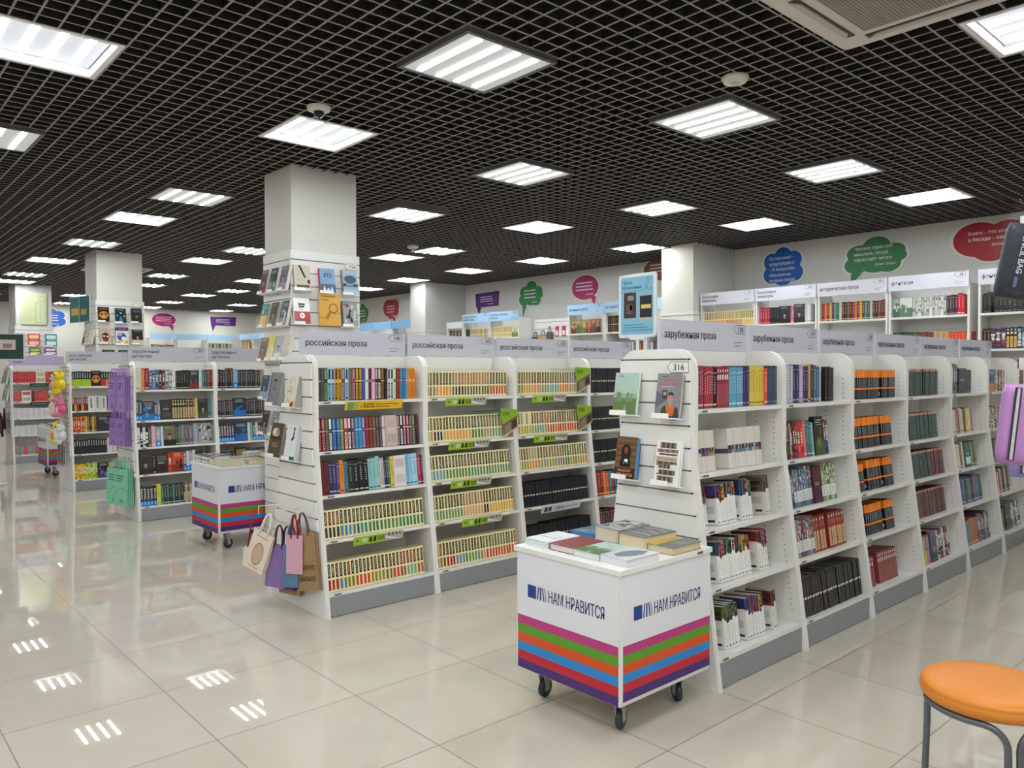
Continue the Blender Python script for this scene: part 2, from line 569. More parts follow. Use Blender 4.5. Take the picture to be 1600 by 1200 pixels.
def spine_book(th, h, d, style, c1, c2, c3, seed):
    """upright book, spine on y=0 facing -y, x from 0 to th"""
    r = random.Random(seed)
    m = MB()
    t = min(.002, th * .12)
    base = c1
    m.box(0, 0, 0, t, d, h, base)
    m.box(th - t, 0, 0, th, d, h, base)
    m.box(t, 0, 0, th - t, t, h, base)
    m.box(t, t, .003, th - t, d - .003, h - .004, '#e9e2d0', 1)
    e = -.0004
    def q(a, b, z0, z1, col, k=1):
        xq(m, a * th, b * th, z0 * h, z1 * h, e * k, col)
    def ticks(a, b, z0, z1, col, n, k=2):
        z = z0
        step = (z1 - z0) / n
        for i in range(n):
            q(a + r.uniform(0, .06), b - r.uniform(0, .06), z + step * .12, z + step * r.uniform(.62, .86), col, k)
            z += step
    def side(z0, z1, col, k=1, y0=0.0, y1=1.0):
        m.poly([(e * k, y1 * d, z0 * h), (e * k, y0 * d, z0 * h), (e * k, y0 * d, z1 * h), (e * k, y1 * d, z1 * h)], col)
    if style == 'plain':
        ticks(.34, .66, .34, .8, tuple(.6 * a + .4 * b for a, b in zip(lin(c2), lin(base))), 7)
        q(.12, .88, .06, .10, c2)
        q(.12, .88, .86, .875, c2)
    elif style == 'picture':
        for i in range(7):
            z = r.uniform(.05, .8)
            q(r.uniform(0, .3), r.uniform(.7, 1), z, z + r.uniform(.05, .16), c2 if i % 2 else c3, 1 + .1 * i)
        ticks(.25, .75, .4, .75, '#e8e4da', 5)
    elif style == 'band':
        q(.2, .8, .03, .54, c2); q(.2, .8, .66, .97, c2)
        q(.06, .94, .57, .63, c3)
        ticks(.34, .66, .1, .5, c1, 7)
    elif style == 'cream':
        q(.2, .82, .48, .94, c2)
        ticks(.4, .62, .54, .90, '#d8cfa6' if r.random() < .6 else '#c9b06a', 5)
        q(.2, .82, .07, .41, c3)
    elif style == 'orange':
        q(0, 1, .73, 1, c2); side(.73, 1, c2)
        q(0, 1, .32, .38, c2); side(.32, .38, c2)
        ticks(.25, .75, .42, .7, '#8a8d92', 6)
        ticks(.3, .7, .05, .28, '#5f646b', 4)
        side(.08, .2, '#c9c7c2', 2, .1, .35)
    elif style == 'white':
        zt = r.uniform(.58, .72)
        q(0, 1, zt, 1, c2); side(zt + .02, 1, c2)
        for i in range(5):
            a = r.uniform(0, .5)
            z = r.uniform(zt - .05, .9)
            q(a, a + .5, z, z + r.uniform(.04, .1), c3 if i % 2 else '#2a2226', 1.2 + .1 * i)
            yy = r.uniform(0, .6)
            side(z, z + .09, c3 if i % 2 else '#3b2c30', 1.2 + .1 * i, yy, yy + .35)
        ticks(.38, .62, .16, .55, '#b4b4b4', 9)
        q(.3, .7, .05, .09, '#55555a', 2)
        for i in range(6):
            side(.3 + .03 * i, .312 + .03 * i, '#9b9b9b', 2, .12, .82)
        side(.07, .13, '#3c3c3c', 2, .12, .4)
    elif style == 'strip':
        q(0, 1, .38, .58, c2); side(.38, .5, c2)
        q(0, 1, .38, .47, c3, 1.3)
        for i in range(3):
            a = r.uniform(0, .5)
            q(a, a + .4, .46 + .03 * i, .51 + .03 * i, '#3a3236', 1.6)
        ticks(.35, .65, .62, .92, '#c9c4b8', 6)
    elif style == 'half':
        q(0, 1, .42, 1, c2); q(0, 1, 0, .13, c2); side(0, 1, c2)
        for i in range(9):
            a = r.uniform(0, .5); z = r.uniform(.42, .92)
            q(a, a + r.uniform(.3, .5), z, min(1, z + r.uniform(.04, .1)), c3 if i % 3 else '#d8c8a8', 1.2 + .1 * i)
        ticks(.3, .7, .16, .38, '#9a9a9a', 5)
        side(.08, .2, '#d0cdc8', 2, .3, .75)
    elif style == 'redlabel':
        q(.14, .86, .06, .58, c2)
        q(.2, .8, .68, .8, c3)
        ticks(.35, .65, .12, .5, '#8a6a4a', 6)
        q(.3, .7, .86, .93, '#d8cdb0', 2)
    elif style == 'blackband':
        q(.15, .85, .44, .50, c2)
        q(.3, .7, .46, .49, '#e8e2d0', 2)
        ticks(.3, .7, .56, .9, c3, 7); ticks(.3, .7, .08, .4, c3, 6)
    elif style == 'greentop':
        q(0, 1, .9, 1, c2)
        q(.3, .7, .95, 1, '#c9b8a0', 1.5)
        ticks(.3, .7, .2, .85, c3, 9)
    elif style == 'bluefoot':
        q(0, 1, 0, .27, '#1f78c8'); side(0, .27, '#1f78c8')
        ticks(.2, .8, .34, .9, c2, 6)
        q(.25, .75, .06, .2, '#8fc4ee', 2)
    elif style == 'limefoot':
        q(0, 1, 0, .48, c2); side(0, .48, c2)
        ticks(.25, .75, .55, .92, '#bfbfbf', 5)
    elif style == 'pale':
        ticks(.3, .7, .15, .9, c2, 10)
        q(0, .08, 0, 1, c3)
    return m

def face_book(w, h, th, art, c1, c2, c3, seed, pages='#d9d6cf'):
    """face-out book: front cover on y=0 facing -y, spine on x=0, page edge on x=w; returns cover MB and page MB"""
    r = random.Random(seed)
    m, p = MB(), MB()
    t = .0022
    m.box(0, 0, 0, w, t, h, c1)
    m.box(0, th - t, 0, w, th, h, c1)
    m.box(0, t, 0, t, th - t, h, c1)
    p.box(t, t, .003, w - .003, th - t, h - .003, pages)
    lay = [1]
    def q(a, b, z0, z1, col):
        xq(m, a * w, b * w, z0 * h, z1 * h, -.0003 * lay[0], col); lay[0] += .15
    def pg(pts, col):
        m.poly([(a * w, -.0003 * lay[0], b * h) for a, b in pts], col); lay[0] += .15
    def el(cx, cz, rx, rz, col, n=18):
        pg([(cx + rx * math.cos(2 * math.pi * k / n), cz + rz * math.sin(2 * math.pi * k / n)) for k in range(n)], col)
    def tx(s, z, size, col, width=None, x=.5):
        m.text(s, (x * w, -.0003 * lay[0], z * h), (1, 0, 0), (0, 0, 1), size * h, col, 0, width * w if width else None, True); lay[0] += .15
    def lines(z, n, col, x0=.2, x1=.8, dz=.03):
        for i in range(n):
            q(x0 + r.uniform(0, .08), x1 - r.uniform(0, .2), z - i * dz, z - i * dz + .012, col)
    def person(cx, z, s, skin, hair, cloth):
        pg([(cx - .3 * s, z), (cx + .3 * s, z), (cx + .26 * s, z + .2 * s), (cx + .1 * s, z + .27 * s), (cx - .1 * s, z + .27 * s), (cx - .26 * s, z + .2 * s)], cloth)
        q(cx - .05 * s, cx + .05 * s, z + .24 * s, z + .34 * s, skin)
        el(cx, z + .43 * s, .12 * s, .13 * s, skin)
        pg([(cx - .13 * s, z + .44 * s), (cx - .12 * s, z + .55 * s), (cx, z + .6 * s), (cx + .12 * s, z + .55 * s), (cx + .13 * s, z + .44 * s), (cx + .09 * s, z + .51 * s), (cx - .09 * s, z + .51 * s)], hair)
        for sx in (-.045, .045):
            q(cx + sx * s - .018 * s, cx + sx * s + .018 * s, z + .44 * s, z + .455 * s, '#241c18')
        q(cx - .03 * s, cx + .03 * s, z + .365 * s, z + .375 * s, '#7a4038')
    art(dict(q=q, pg=pg, el=el, tx=tx, lines=lines, person=person, r=r, c1=c1, c2=c2, c3=c3))
    return m, p

# cover artworks
def art_forest(k):
    q, el, ln = k['q'], k['el'], k['lines']
    q(0, 1, .0, .38, '#5d7a45'); q(0, 1, .38, .5, '#8fa888')
    for x, s in ((.2, 1.1), (.3, .7), (.62, .9), (.78, .5)):
        k['pg']([(x - .1 * s, .3), (x + .1 * s, .3), (x + .05 * s, .48 + .05 * s), (x - .05 * s, .48 + .05 * s)], '#6d8a62')
    k['pg']([(.45, 0), (.62, 0), (.52, .22), (.5, .22)], '#93a87e')
    ln(.93, 2, '#66807c', .1, .45); ln(.75, 1, '#3c4a4a', .38, .6); ln(.66, 1, '#5d7672', .55, .8); ln(.6, 1, '#5d7672', .65, .85)
def art_volunteer(k):
    k['q'](0, 1, .0, 1, '#7f7f86'); k['pg']([(.0, .2), (.5, .4), (.0, .62)], '#5d5d66')
    k['tx']('ПЛЕЙЛИСТ', .81, .075, '#c4262c', .8); k['tx']('ВОЛОНТЁРА', .725, .075, '#c4262c', .84)
    k['lines'](.92, 1, '#2a2a2a', .12, .4); k['lines'](.69, 1, '#d8d4d0', .12, .8)
    k['q'](.25, .46, .42, .62, '#23304c'); k['q'](.3, .42, .5, .58, '#c88f78')
    k['person'](.62, .02, .95, '#b98a6e', '#2a201c', '#c8641e')
    k['pg']([(.2, 0), (.55, 0), (.42, .28), (.3, .22)], '#343a2c'); k['pg']([(.75, 0), (1, 0), (.95, .2), (.82, .26)], '#343a2c')
    k['q'](.0, 1, 0, .035, '#2c3263')
def art_dark_figure(k):
    k['q'](0, 1, .0, 1, '#6f4f34')
    for i in range(9):
        k['q'](.03, .97, .30 + .075 * i, .315 + .075 * i, '#4a3422' if i % 2 else '#8e6a48')
    k['el'](.5, .62, .24, .2, '#1d1614'); k['pg']([(.22, .28), (.78, .28), (.68, .6), (.32, .6)], '#20181a')
    k['el'](.5, .67, .09, .085, '#8c4a2c'); k['pg']([(.42, .34), (.5, .42), (.6, .36), (.62, .46), (.46, .46)], '#d8ecec')
    k['q'](0, 1, 0, .25, '#3c2418'); k['tx']('ОТ-БОГИ', .05, .1, '#e2a878', .74); k['lines'](.2, 2, '#d8a070', .12, .9, .035)
def art_protagonist(k):
    k['q'](0, 1, .0, 1, '#eceae8')
    bs = [(.16, .82, .82, .95, '#6d5a52'), (.06, .92, .72, .8, '#8a766a'), (.14, .9, .66, .7, '#5a4a40'), (.06, .9, .42, .52, '#6a5648'), (.14, .7, .36, .46, '#7d6858'), (.1, .86, .22, .33, '#5d4c42'), (.14, .8, .06, .19, '#6e5a4c')]
    for a, b, z0, z1, c in bs:
        k['q'](a, b, z0, z1, c)
        for i in range(7):
            x = a + (b - a) * (i + .2) / 7
            k['q'](x, x + .04, z0 + .015, z1 - .015, '#3d302a' if i % 2 else '#a08c7c')
    k['q'](.02, .9, .53, .63, '#c9b9a0'); k['tx']('ПРОТАГОНИСТ', .55, .075, '#4a3a30', .8)
    k['q'](.66, .9, .36, .46, '#e4e6ea'); k['q'](.02, .2, .25, .33, '#e4e2de')
def art_grey_text(k):
    k['q'](.0, .12, 0, 1, '#5d6062'); k['tx']('XXX', .74, .07, '#3c3e40', .4) if False else k['q'](.36, .66, .72, .8, '#4a4c4e')
    k['lines'](.63, 2, '#55585a', .36, .66, .05); k['q'](.38, .62, .48, .53, '#55585a')
def art_cream_sprig(k):
    r = k['r']
    for i in range(16):
        x, z = r.uniform(.05, .85), r.uniform(.03, .92)
        k['pg']([(x, z), (x + .05, z + .05), (x + .03, z + .1)], r.choice(['#5a4a3a', '#8a5a3a', '#b03028', '#6a7a4a']))
    k['lines'](.62, 3, '#6a5a48', .2, .8, .07)
    k['pg']([(.55, 0), (.9, 0), (.86, .18), (.62, .12)], '#b02a24')
def art_brown_photo(k):
    k['el'](.45, .72, .3, .14, '#c8b8a0'); k['el'](.35, .76, .12, .08, '#e0d2ba'); k['el'](.6, .74, .13, .08, '#a08a70'); k['q'](.1, .9, .52, .6, '#3c3024')
    k['lines'](.4, 3, '#b8a88c', .2, .85, .05)
def art_white_green(k):
    k['q'](0, 1, 0, .09, '#1f6a54'); k['pg']([(.5, .52), (.72, .6), (.68, .85), (.6, .8), (.62, .66), (.48, .58)], '#1c1c20'); k['el'](.66, .88, .07, .05, '#1c1c20'); k['lines'](.9, 1, '#8a8a8a', .2, .5)
    k['q'](.2, .9, .3, .31, '#c4cfcb')
def art_mix(k):
    r = k['r']
    k['q'](0, 1, .0, r.uniform(.3, .5), k['c2'])
    for i in range(6):
        x, z = r.uniform(.05, .7), r.uniform(.1, .6)
        k['el'](x + .12, z + .08, r.uniform(.06, .2), r.uniform(.05, .14), k['c3'] if i % 2 else k['c2'])
    k['lines'](.9, 3, '#e0ddd6', .12, .9, .06)
def art_portrait(k):
    k['q'](0, 1, 0, .3, k['c2']); k['person'](.5, .04, .95, '#a88a78', '#20181a', k['c2']); k['lines'](.92, 2, k['c3'], .12, .9, .06)
def art_lightning(k):
    k['q'](0, 1, 0, 1, '#c9c2ae'); k['pg']([(.28, .98), (.42, .98), (.72, .5), (.62, .48)], '#1c1a18'); k['el'](.88, .34, .09, .09, '#2c2824')
    k['q'](.08, .5, .4, .41, '#7a7262'); k['q'](.2, .22, .2, .9, '#a89f8a'); k['q'](.1, .9, .1, .2, '#55503f'); k['q'](.3, .9, .03, .07, '#e4e0d4')
def art_kto(k):
    k['q'](0, 1, .35, 1, '#7fa4c4'); k['q'](0, 1, 0, .36, '#4a6a88'); k['tx']('КТО', .64, .22, '#14181c', .5)
    for x in (.25, .5, .74):
        k['pg']([(x - .13, 0), (x + .13, 0), (x, .3)], '#e6eaf0')
    k['pg']([(.42, .2), (.56, .2), (.52, .36), (.46, .36)], '#c43a4a')
def art_storm(k):
    k['q'](0, 1, .0, 1, '#8fb0c4'); k['el'](.5, .62, .42, .16, '#2c4a66'); k['q'](0, 1, .32, .44, '#27405c'); k['tx']('ДЕВИЧЬЯ', .35, .07, '#dfe8ee', .7) if False else k['lines'](.4, 2, '#dfe8ee', .18, .85, .04); k['q'](0, 1, 0, .2, '#a8c4d4')
def art_red_label(k):
    k['q'](0, 1, 0, .48, '#b01d30'); k['q'](0, 1, .48, 1, '#eeeeec'); k['q'](.28, .7, .72, .8, '#26262a'); k['q'](.3, .66, .63, .7, '#26262a'); k['lines'](.56, 2, '#c43a3a', .25, .7, .04)
    k['el'](.5, .32, .15, .11, '#f0eeec'); k['el'](.5, .32, .05, .04, '#26262a'); k['q'](.1, .9, .1, .17, '#6a1020')
def art_bw_trees(k):
    r = k['r']
    k['q'](0, 1, 0, 1, '#9a9a9a')
    for i in range(14):
        x, z = r.uniform(0, .8), r.uniform(.1, .8)
        k['pg']([(x, z), (x + .2, z + .05), (x + .1, z + .2)], '#2c2c2e' if i % 3 else '#d0d0d0')
    k['el'](.12, .9, .1, .06, '#c0483a'); k['lines'](.14, 2, '#e0e0e0', .2, .85, .06)
def art_gold_face(k):
    k['q'](0, 1, 0, 1, '#2c1c12'); k['el'](.5, .45, .42, .26, '#b8803a'); k['el'](.32, .5, .1, .05, '#1c120c'); k['el'](.68, .5, .1, .05, '#1c120c'); k['el'](.5, .36, .14, .06, '#e0b060'); k['lines'](.9, 2, '#c8a878', .12, .9, .07)
def art_lady(k):
    k['q'](0, 1, 0, 1, '#1e3838'); k['pg']([(.3, .05), (.7, .05), (.56, .5), (.44, .5)], '#2f7fc4'); k['el'](.5, .66, .09, .08, '#c8a890'); k['pg']([(.34, .45), (.66, .45), (.56, .62), (.44, .62)], '#18242c')
    k['el'](.18, .5, .08, .05, '#c8b060'); k['el'](.82, .46, .08, .05, '#c8b060'); k['lines'](.92, 2, '#8fc0b8', .15, .85, .06)
def art_eye(k):
    k['q'](0, 1, 0, 1, '#20242c'); k['lines'](.86, 3, '#8a94a8', .1, .9, .06); k['el'](.5, .42, .2, .14, '#4a4038'); k['el'](.5, .42, .09, .07, '#a06a3a')
def art_blue_swirl(k):
    k['q'](0, 1, 0, 1, '#e4dcc4'); k['q'](0, 1, .8, 1, '#5a3a78'); k['el'](.45, .45, .36, .24, '#2f54b8'); k['el'](.6, .35, .2, .12, '#e8e6e0'); k['el'](.3, .6, .2, .1, '#8fa8e0'); k['el'](.8, .15, .15, .1, '#e0a03a'); k['el'](.2, .12, .16, .09, '#e0a03a')
    k['lines'](.9, 1, '#e8d070', .15, .85)
def art_skull(k):
    k['q'](0, 1, 0, 1, '#c8a890'); k['el'](.5, .48, .34, .26, '#3a2420'); k['el'](.36, .5, .12, .07, '#c8c0b8'); k['el'](.68, .48, .12, .07, '#c8c0b8'); k['el'](.5, .25, .24, .12, '#8a3028'); k['lines'](.92, 2, '#5a2c24', .15, .85, .07)
def art_bars(k):
    k['q'](.1, .9, .62, .9, k['c2']); k['q'](.1, .9, .12, .4, k['c3']); k['lines'](.55, 2, '#e8e8e8', .15, .85, .05)

def book_place(M, mbk, w, h, label, group, hide=False):
    """remember one shelved book; the largest in view later become objects, the rest one mass"""
    BOOKS.append((M, mbk, w, h, label, group, hide))

def display_book(M, w, h, th, art, c1, c2, c3, label, group, pages='#d9d6cf', bevel=0):
    cov, pg = face_book(w, h, th, art, lin(C(c1)), C(c2), C(c3), hash(label) % 9999 if False else sum(map(ord, label)), pages)
    t = thing('book', label, 'book', M, group)
    cov.build('cover', t, [GLOSS])
    pg.build('page_block', t, [PAINT])
    return t

# ------------------------------------------------------------------ gondola shelving
PZ = [(0.0, .36), (1.03, .225), (1.46, .225)]
def prof(z):
    if z >= 1.03:
        return .225
    return .36 + (.225 - .36) * z / 1.03
HT = 1.56
def profile(ins=0.0, top=HT, low=0.0, rad=.1):
    pts = [(-(prof(low) - ins), low)]
    if low < 1.03: pts.append((-(.225 - ins), 1.03))
    yy = .225 - ins
    for k in range(7):
        a = R(180 - 15 * k)
        pts.append((-(yy - rad) + rad * math.cos(a), top - rad + rad * math.sin(a)))
    return pts + [(-y, z) for y, z in pts[::-1]]
SHELF_Z = [1.277, .975, .715, .45, .143]
TILT = [0, 5.0, 7.0, 7.0, 7.0]
W = .8

def sign_panel(parent, x0, x1, z0, z1, y, text, num, col='#b9b9c6', tc='#1c1c22', qr=True, number=True, two=None, h=.05):
    m = MB()
    m.box(x0, y, z0, x1, y + .016, z1, col)
    s = m.build('sign_panel', parent)
    m = MB()
    yy = y - .0012
    wid = x1 - x0
    if text:
        hh = h * 1.08
        zc = (z0 + z1) / 2
        if two:
            m.text(text, (x0 + .03, yy, zc + .012), (1, 0, 0), (0, 0, 1), hh * .82, tc)
            m.text(two, (x0 + .03, yy, zc - .036), (1, 0, 0), (0, 0, 1), hh * .82, tc)
        else:
            wt = text_geo(text)[2] * hh
            m.text(text, (x0 + .03, yy, zc - hh * .28), (1, 0, 0), (0, 0, 1), hh, tc, 0, min(wt, wid * .57))
    if number and (text or num):
        if m.f:
            m.build('lettering', s)
        m = MB()
        bx, bz = x1 - .135, z1 - .052
        pts = [(0, .022), (.024, .044), (.105, .044), (.105, 0), (.024, 0)]
        for k in range(5):
            (a, b), (c, dd) = pts[k], pts[(k + 1) % 5]
            L = math.hypot(c - a, dd - b)
            nx, nz = -(dd - b) / L * .0012, (c - a) / L * .0012
            m.poly([(bx + a + nx, yy, bz + b + nz), (bx + a - nx, yy, bz + b - nz), (bx + c - nx, yy, bz + dd - nz), (bx + c + nx, yy, bz + dd + nz)], tc)
        if num:
            m.text(num, (bx + .066, yy, bz + .0095), (1, 0, 0), (0, 0, 1), .036, tc, 0, None, True)
        m.build('number_mark', s)
        m = MB()
        for k in range(2):
            m.poly([(bx + .005, yy, z0 + .045 - k * .018), (bx + .085 - k * .02, yy, z0 + .045 - k * .018), (bx + .085 - k * .02, yy, z0 + .049 - k * .018), (bx + .005, yy, z0 + .049 - k * .018)], '#7d7d86')
        m.build('caption', s)
        m = MB()
    if m.f:
        m.build('lettering', s)
    return s

def gondola_unit(M, label, sign=None, num=None, end=False, signcol='#c6c6d4', two=None, slat_low=.5, tagnum=None, grp=None):
    u = thing('bookcase', label, 'bookcase', M, grp)
    P = profile()
    for k, xx in ((0, 0.0), (1, W - .02)):
        m = MB()
        m.prism(P, lambda a, b, c: (c, a, b), xx + .0003, xx + .0197)
        # shelf pin holes on the inner face
        ix = .0201 if k == 0 else W - .0206
        for j in range(44):
            z = .2 + j * .028
            for yo in (.05, .155):
                y = -(prof(z) - yo)
                if z < 1.45:
                    m.box(min(ix, ix + .0005), y - .0028, z - .0028, max(ix, ix + .0005), y + .0028, z + .0028, '#55524c', 1)
        m.build('side_panel', u, [LAMINATE, PAINT])
    m = MB(); m.box(.02, -.008, .05, W - .02, .008, HT - .004); m.build('back_panel', u, [LAMINATE])
    m = MB(); m.box(.02, -(prof(.07) - .012), .004, W - .02, -(prof(.07) - .03), .120); m.build('plinth', u, [GREYLAM])
    for i, z in enumerate(SHELF_Z):
        for side in (-1, 1):
            d0 = prof(z) - .003
            dr = math.tan(R(TILT[i])) * (d0 - .008)
            m = MB()
            a, b = side * d0, side * .009
            p = [(.0202, a, z - .021), (W - .0202, a, z - .021), (W - .0202, b, z - .021 - dr), (.0202, b, z - .021 - dr)]
            p += [(q[0], q[1], q[2] + .02) for q in p]
            if side == 1:
                p = [p[k] for k in (1, 0, 3, 2, 5, 4, 7, 6)]
            m.hexa(p, '#e9e8e4')
            if side == -1:
                m.box(.055, a - .001, z - .0165, .10, a - .0002, z - .006, '#6d6a66', 1)
                m.box(.04, a - .001, z - .0155, .047, a - .0002, z - .0085, '#b8b5b0', 1)
            m.build('shelf', u, [LAMINATE, PAINT])
    if sign is not None:
        sign_panel(u, .012, W - .016, HT, HT + .148, -.012, sign, num, signcol, two=two)
    if end:
        # slat wall panel on the end of the run
        m = MB()
        m.prism(profile(.004, HT - .002), lambda a, b, c: (c, a, b), -.007, -.0003, '#e9e8e4')
        low = slat_low
        zs = [1.508 - .1033 * k for k in range(20) if 1.508 - .1033 * k > low + .03]
        edges = [low] + zs[::-1] + [None]
        for a, b in zip(edges[:-1], edges[1:]):
            if b is None:
                zl, tp, yy, rad = a + .006, HT - .012, .205, .085
                arc = [(-(yy - rad) + rad * math.cos(R(180 - 7.5 * k)), tp - rad + rad * math.sin(R(180 - 7.5 * k))) for k in range(13)]
                arc = [q for q in arc if q[1] > zl + .001]
                y0_ = -(yy - rad) - math.sqrt(max(0, rad * rad - (zl - tp + rad) ** 2))
                half = [(y0_, zl)] + arc
                m.prism(half + [(-y, z) for y, z in half[::-1]], lambda p, q, c: (c, p, q), -.021, -.008, '#e9e8e4')
                continue
            z0, z1 = a + .006, b - .002
            q = [(-(prof(z0) - .02), z0), (prof(z0) - .02, z0), (prof(z1) - .02, z1), (-(prof(z1) - .02), z1)]
            m.prism(q, lambda p, r_, c: (c, p, r_), -.021, -.008, '#e9e8e4')
            m.box(-.0125, -(prof(b) - .024), b - .002, -.008, prof(b) - .024, b + .006, '#8d8b87', 1)
            for s in (-1, 1):
                y = s * (prof(b) - .0245)
                m.box(-.0195, y - .004, b - .0012, -.0126, y + .004, b + .0052, '#17171a', 1)
        o = m.build('slatwall_panel', u, [LAMINATE, PAINT])
        if tagnum:
            m = MB()
            m.box(-.024, -.205, 1.447, -.0213, -.085, 1.499, '#ecebe6')
            s = m.build('number_plate', u)
            m = MB()
            pts = [(-.083, 1.473), (-.103, 1.498), (-.203, 1.498), (-.203, 1.448), (-.103, 1.448)]
            for k in range(5):
                (a, b), (c, dd) = pts[k], pts[(k + 1) % 5]
                L = math.hypot(c - a, dd - b)
                nx, nz = -(dd - b) / L * .0013, (c - a) / L * .0013
                m.poly([(-.0247, a + nx, b + nz), (-.0247, c + nx, dd + nz), (-.0247, c - nx, dd - nz), (-.0247, a - nx, b - nz)], '#1a1a1e')
            m.text(tagnum, (-.0247, -.115, 1.459), (0, -1, 0), (0, 0, 1), .043, '#1a1a1e')
            m.build('lettering', s)
    return u

SH = ['top', 'second', 'third', 'fourth', 'bottom']
def fill(M, key, i, spec, rec=.035, x0=.03, zlist=SHELF_Z, tilt=None, front=None, hide=False, endname='near'):
    """spec: list of ('s', n, style, thickness, height, c1s, c2s, c3s) | ('g', gap) | ('f', w, h, th, art, c1, c2, c3)"""
    z = zlist[i]
    tl = TILT[i] if tilt is None else tilt
    fr = -(prof(z) - .003) if front is None else front
    S = M @ T(0, fr, z + .0012) @ RX(-tl)
    x = x0
    n = 0
    grp = f"books on the {SH[i]} shelf under the {key}"
    for it in spec:
        if it[0] == 'g':
            x += it[1]
            continue
        if it[0] == 'f':
            _, w, h, th, art, c1, c2, c3 = it
            cov, pg = face_book(w, h, th, art, lin(C(c1)), C(c2), C(c3), int(x * 7919) + i)
            cov.m = [0] * len(cov.m)
            pg.m = [1] * len(pg.m)
            cov.add(pg, Matrix.Identity(4))
            lab = f"face-out {cname(lin(C(c1)))} book, {ordinal(n)} from {endname} end, {key} {SH[i]} shelf"
            book_place(S @ T(x, rec - .01, 0), cov, w, h, lab, grp, hide)
            x += w + .003
            n += 1
            continue
        _, cnt, style, th, h, a, b, c = it
        a = a if isinstance(a, list) else [a]; b = b if isinstance(b, list) else [b]; c = c if isinstance(c, list) else [c]
        for k in range(cnt):
            c1, c2, c3 = C(a[k % len(a)]), C(b[k % len(b)]), C(c[k % len(c)])
            t_ = th * rnd.uniform(.93, 1.06) if style not in ('orange', 'greentop') else th
            h_ = h * (rnd.uniform(.985, 1.0) if style in ('cream', 'orange', 'band', 'strip', 'blackband', 'greentop', 'redlabel') else rnd.uniform(.94, 1.02))
            j1, j2, j3 = jit(c1), jit(c2), jit(c3)
            bk = spine_book(t_, h_, .13 if h < .19 else .145, style, j1, j2, j3, int(x * 99991) + i * 17)
            if style == 'cream':
                d = f"cream book with {cname(lin(c3))} foot"
            elif style == 'orange':
                d = "black book with orange top"
            elif style in ('white',):
                d = f"white spined book with {cname(lin(c2))} top"
            elif style == 'strip':
                d = f"pale book with {cname(lin(c2))} strip"
            elif style == 'half':
                d = f"{cname(lin(c2))} book with white label"
            elif style == 'redlabel':
                d = f"{cname(lin(c1))} book with {cname(lin(c2))} label"
            elif style == 'band':
                d = f"{cname(lin(c2))} spined book edged {cname(lin(c1))}"
            elif style == 'bluefoot':
                d = f"{cname(lin(c1))} book with blue foot"
            else:
                d = f"{cname(lin(c1))} spined book"
            lab = f"{d}, {ordinal(n)} from {endname} end, {key} {SH[i]} shelf"
            book_place(S @ T(x, rec + rnd.uniform(-.002, .003), 0), bk, t_, h_, lab, grp, hide)
            x += t_ + .0006
            n += 1

# ---- the runs
Y128, Y140, Y166, YRD, YLN = -2.602, -.475, 3.42, 5.96, 9.72
X128, X140, X166, XRD, XLN = 1.856, 1.052, 1.15, 1.145, 1.14
def at(x, y):
    return T(x, y, 0)

names128 = ['128', '129', '130', '131', '132', '133']
M128 = [at(X128 + W * k, Y128) for k in range(6)]
for k in range(6):
    gondola_unit(M128[k], f"white bookcase under the lilac {names128[k]}-numbered foreign prose sign" + (", with slatted end panel" if k == 0 else ''), 'зарубежная проза', names128[k], end=(k == 0), slat_low=.45, tagnum='316' if k == 0 else None,
                 grp='white bookcases of the foreign prose run')
names140 = ['140', '141', '142', '143']
M140 = [at(X140 + W * k, Y140) for k in range(4)]
for k in range(4):
    gondola_unit(M140[k], f"white bookcase under the lilac {names140[k]}-numbered Russian prose sign" + (", with slatted end panel" if k == 0 else ''), 'российская проза', names140[k], end=(k == 0), slat_low=.5,
                 grp='white bookcases of the Russian prose run')
M166 = [at(X166 + W * k, Y166) for k in range(2)]
for k in range(2):
    gondola_unit(M166[k], "white bookcase under the grey 166-numbered detective sign, purple bags on its end" if k == 0 else "white bookcase under the second grey foreign detective sign, next to the 166 bay", 'зарубежный', '166' if k == 0 else '', end=(k == 0), slat_low=.42, signcol='#bcbcc5', two='детектив', grp='white bookcases of the foreign detective run')
MRD = at(XRD, YRD)
gondola_unit(MRD, "white bookcase under the grey Russian detective sign, plush toys on its end", 'российский', '1', end=True, slat_low=.42, signcol='#bcbcc5', two='детектив', grp='white bookcases of the far aisles')
MLN = at(XLN, YLN)
gondola_unit(MLN, "white bookcase of red books, farthest along the entrance aisle", 'легкое', '', end=True, slat_low=.42, signcol='#b9b2d6', two='чтение', grp='white bookcases of the far aisles')

cr = '#e7dcac'
def creamrow(lowers, th=.0252, h=.178, dark=('#2c2a28', '#4a3428', '#5a3a2c')):
    out = []
    for n, lo, d in lowers:
        out.append(('s', n, 'cream', th, h, cr, d or list(dark), lo))
    return out
BK = '#26272c'; GR = '#57756a'; DG = '#1f3c30'
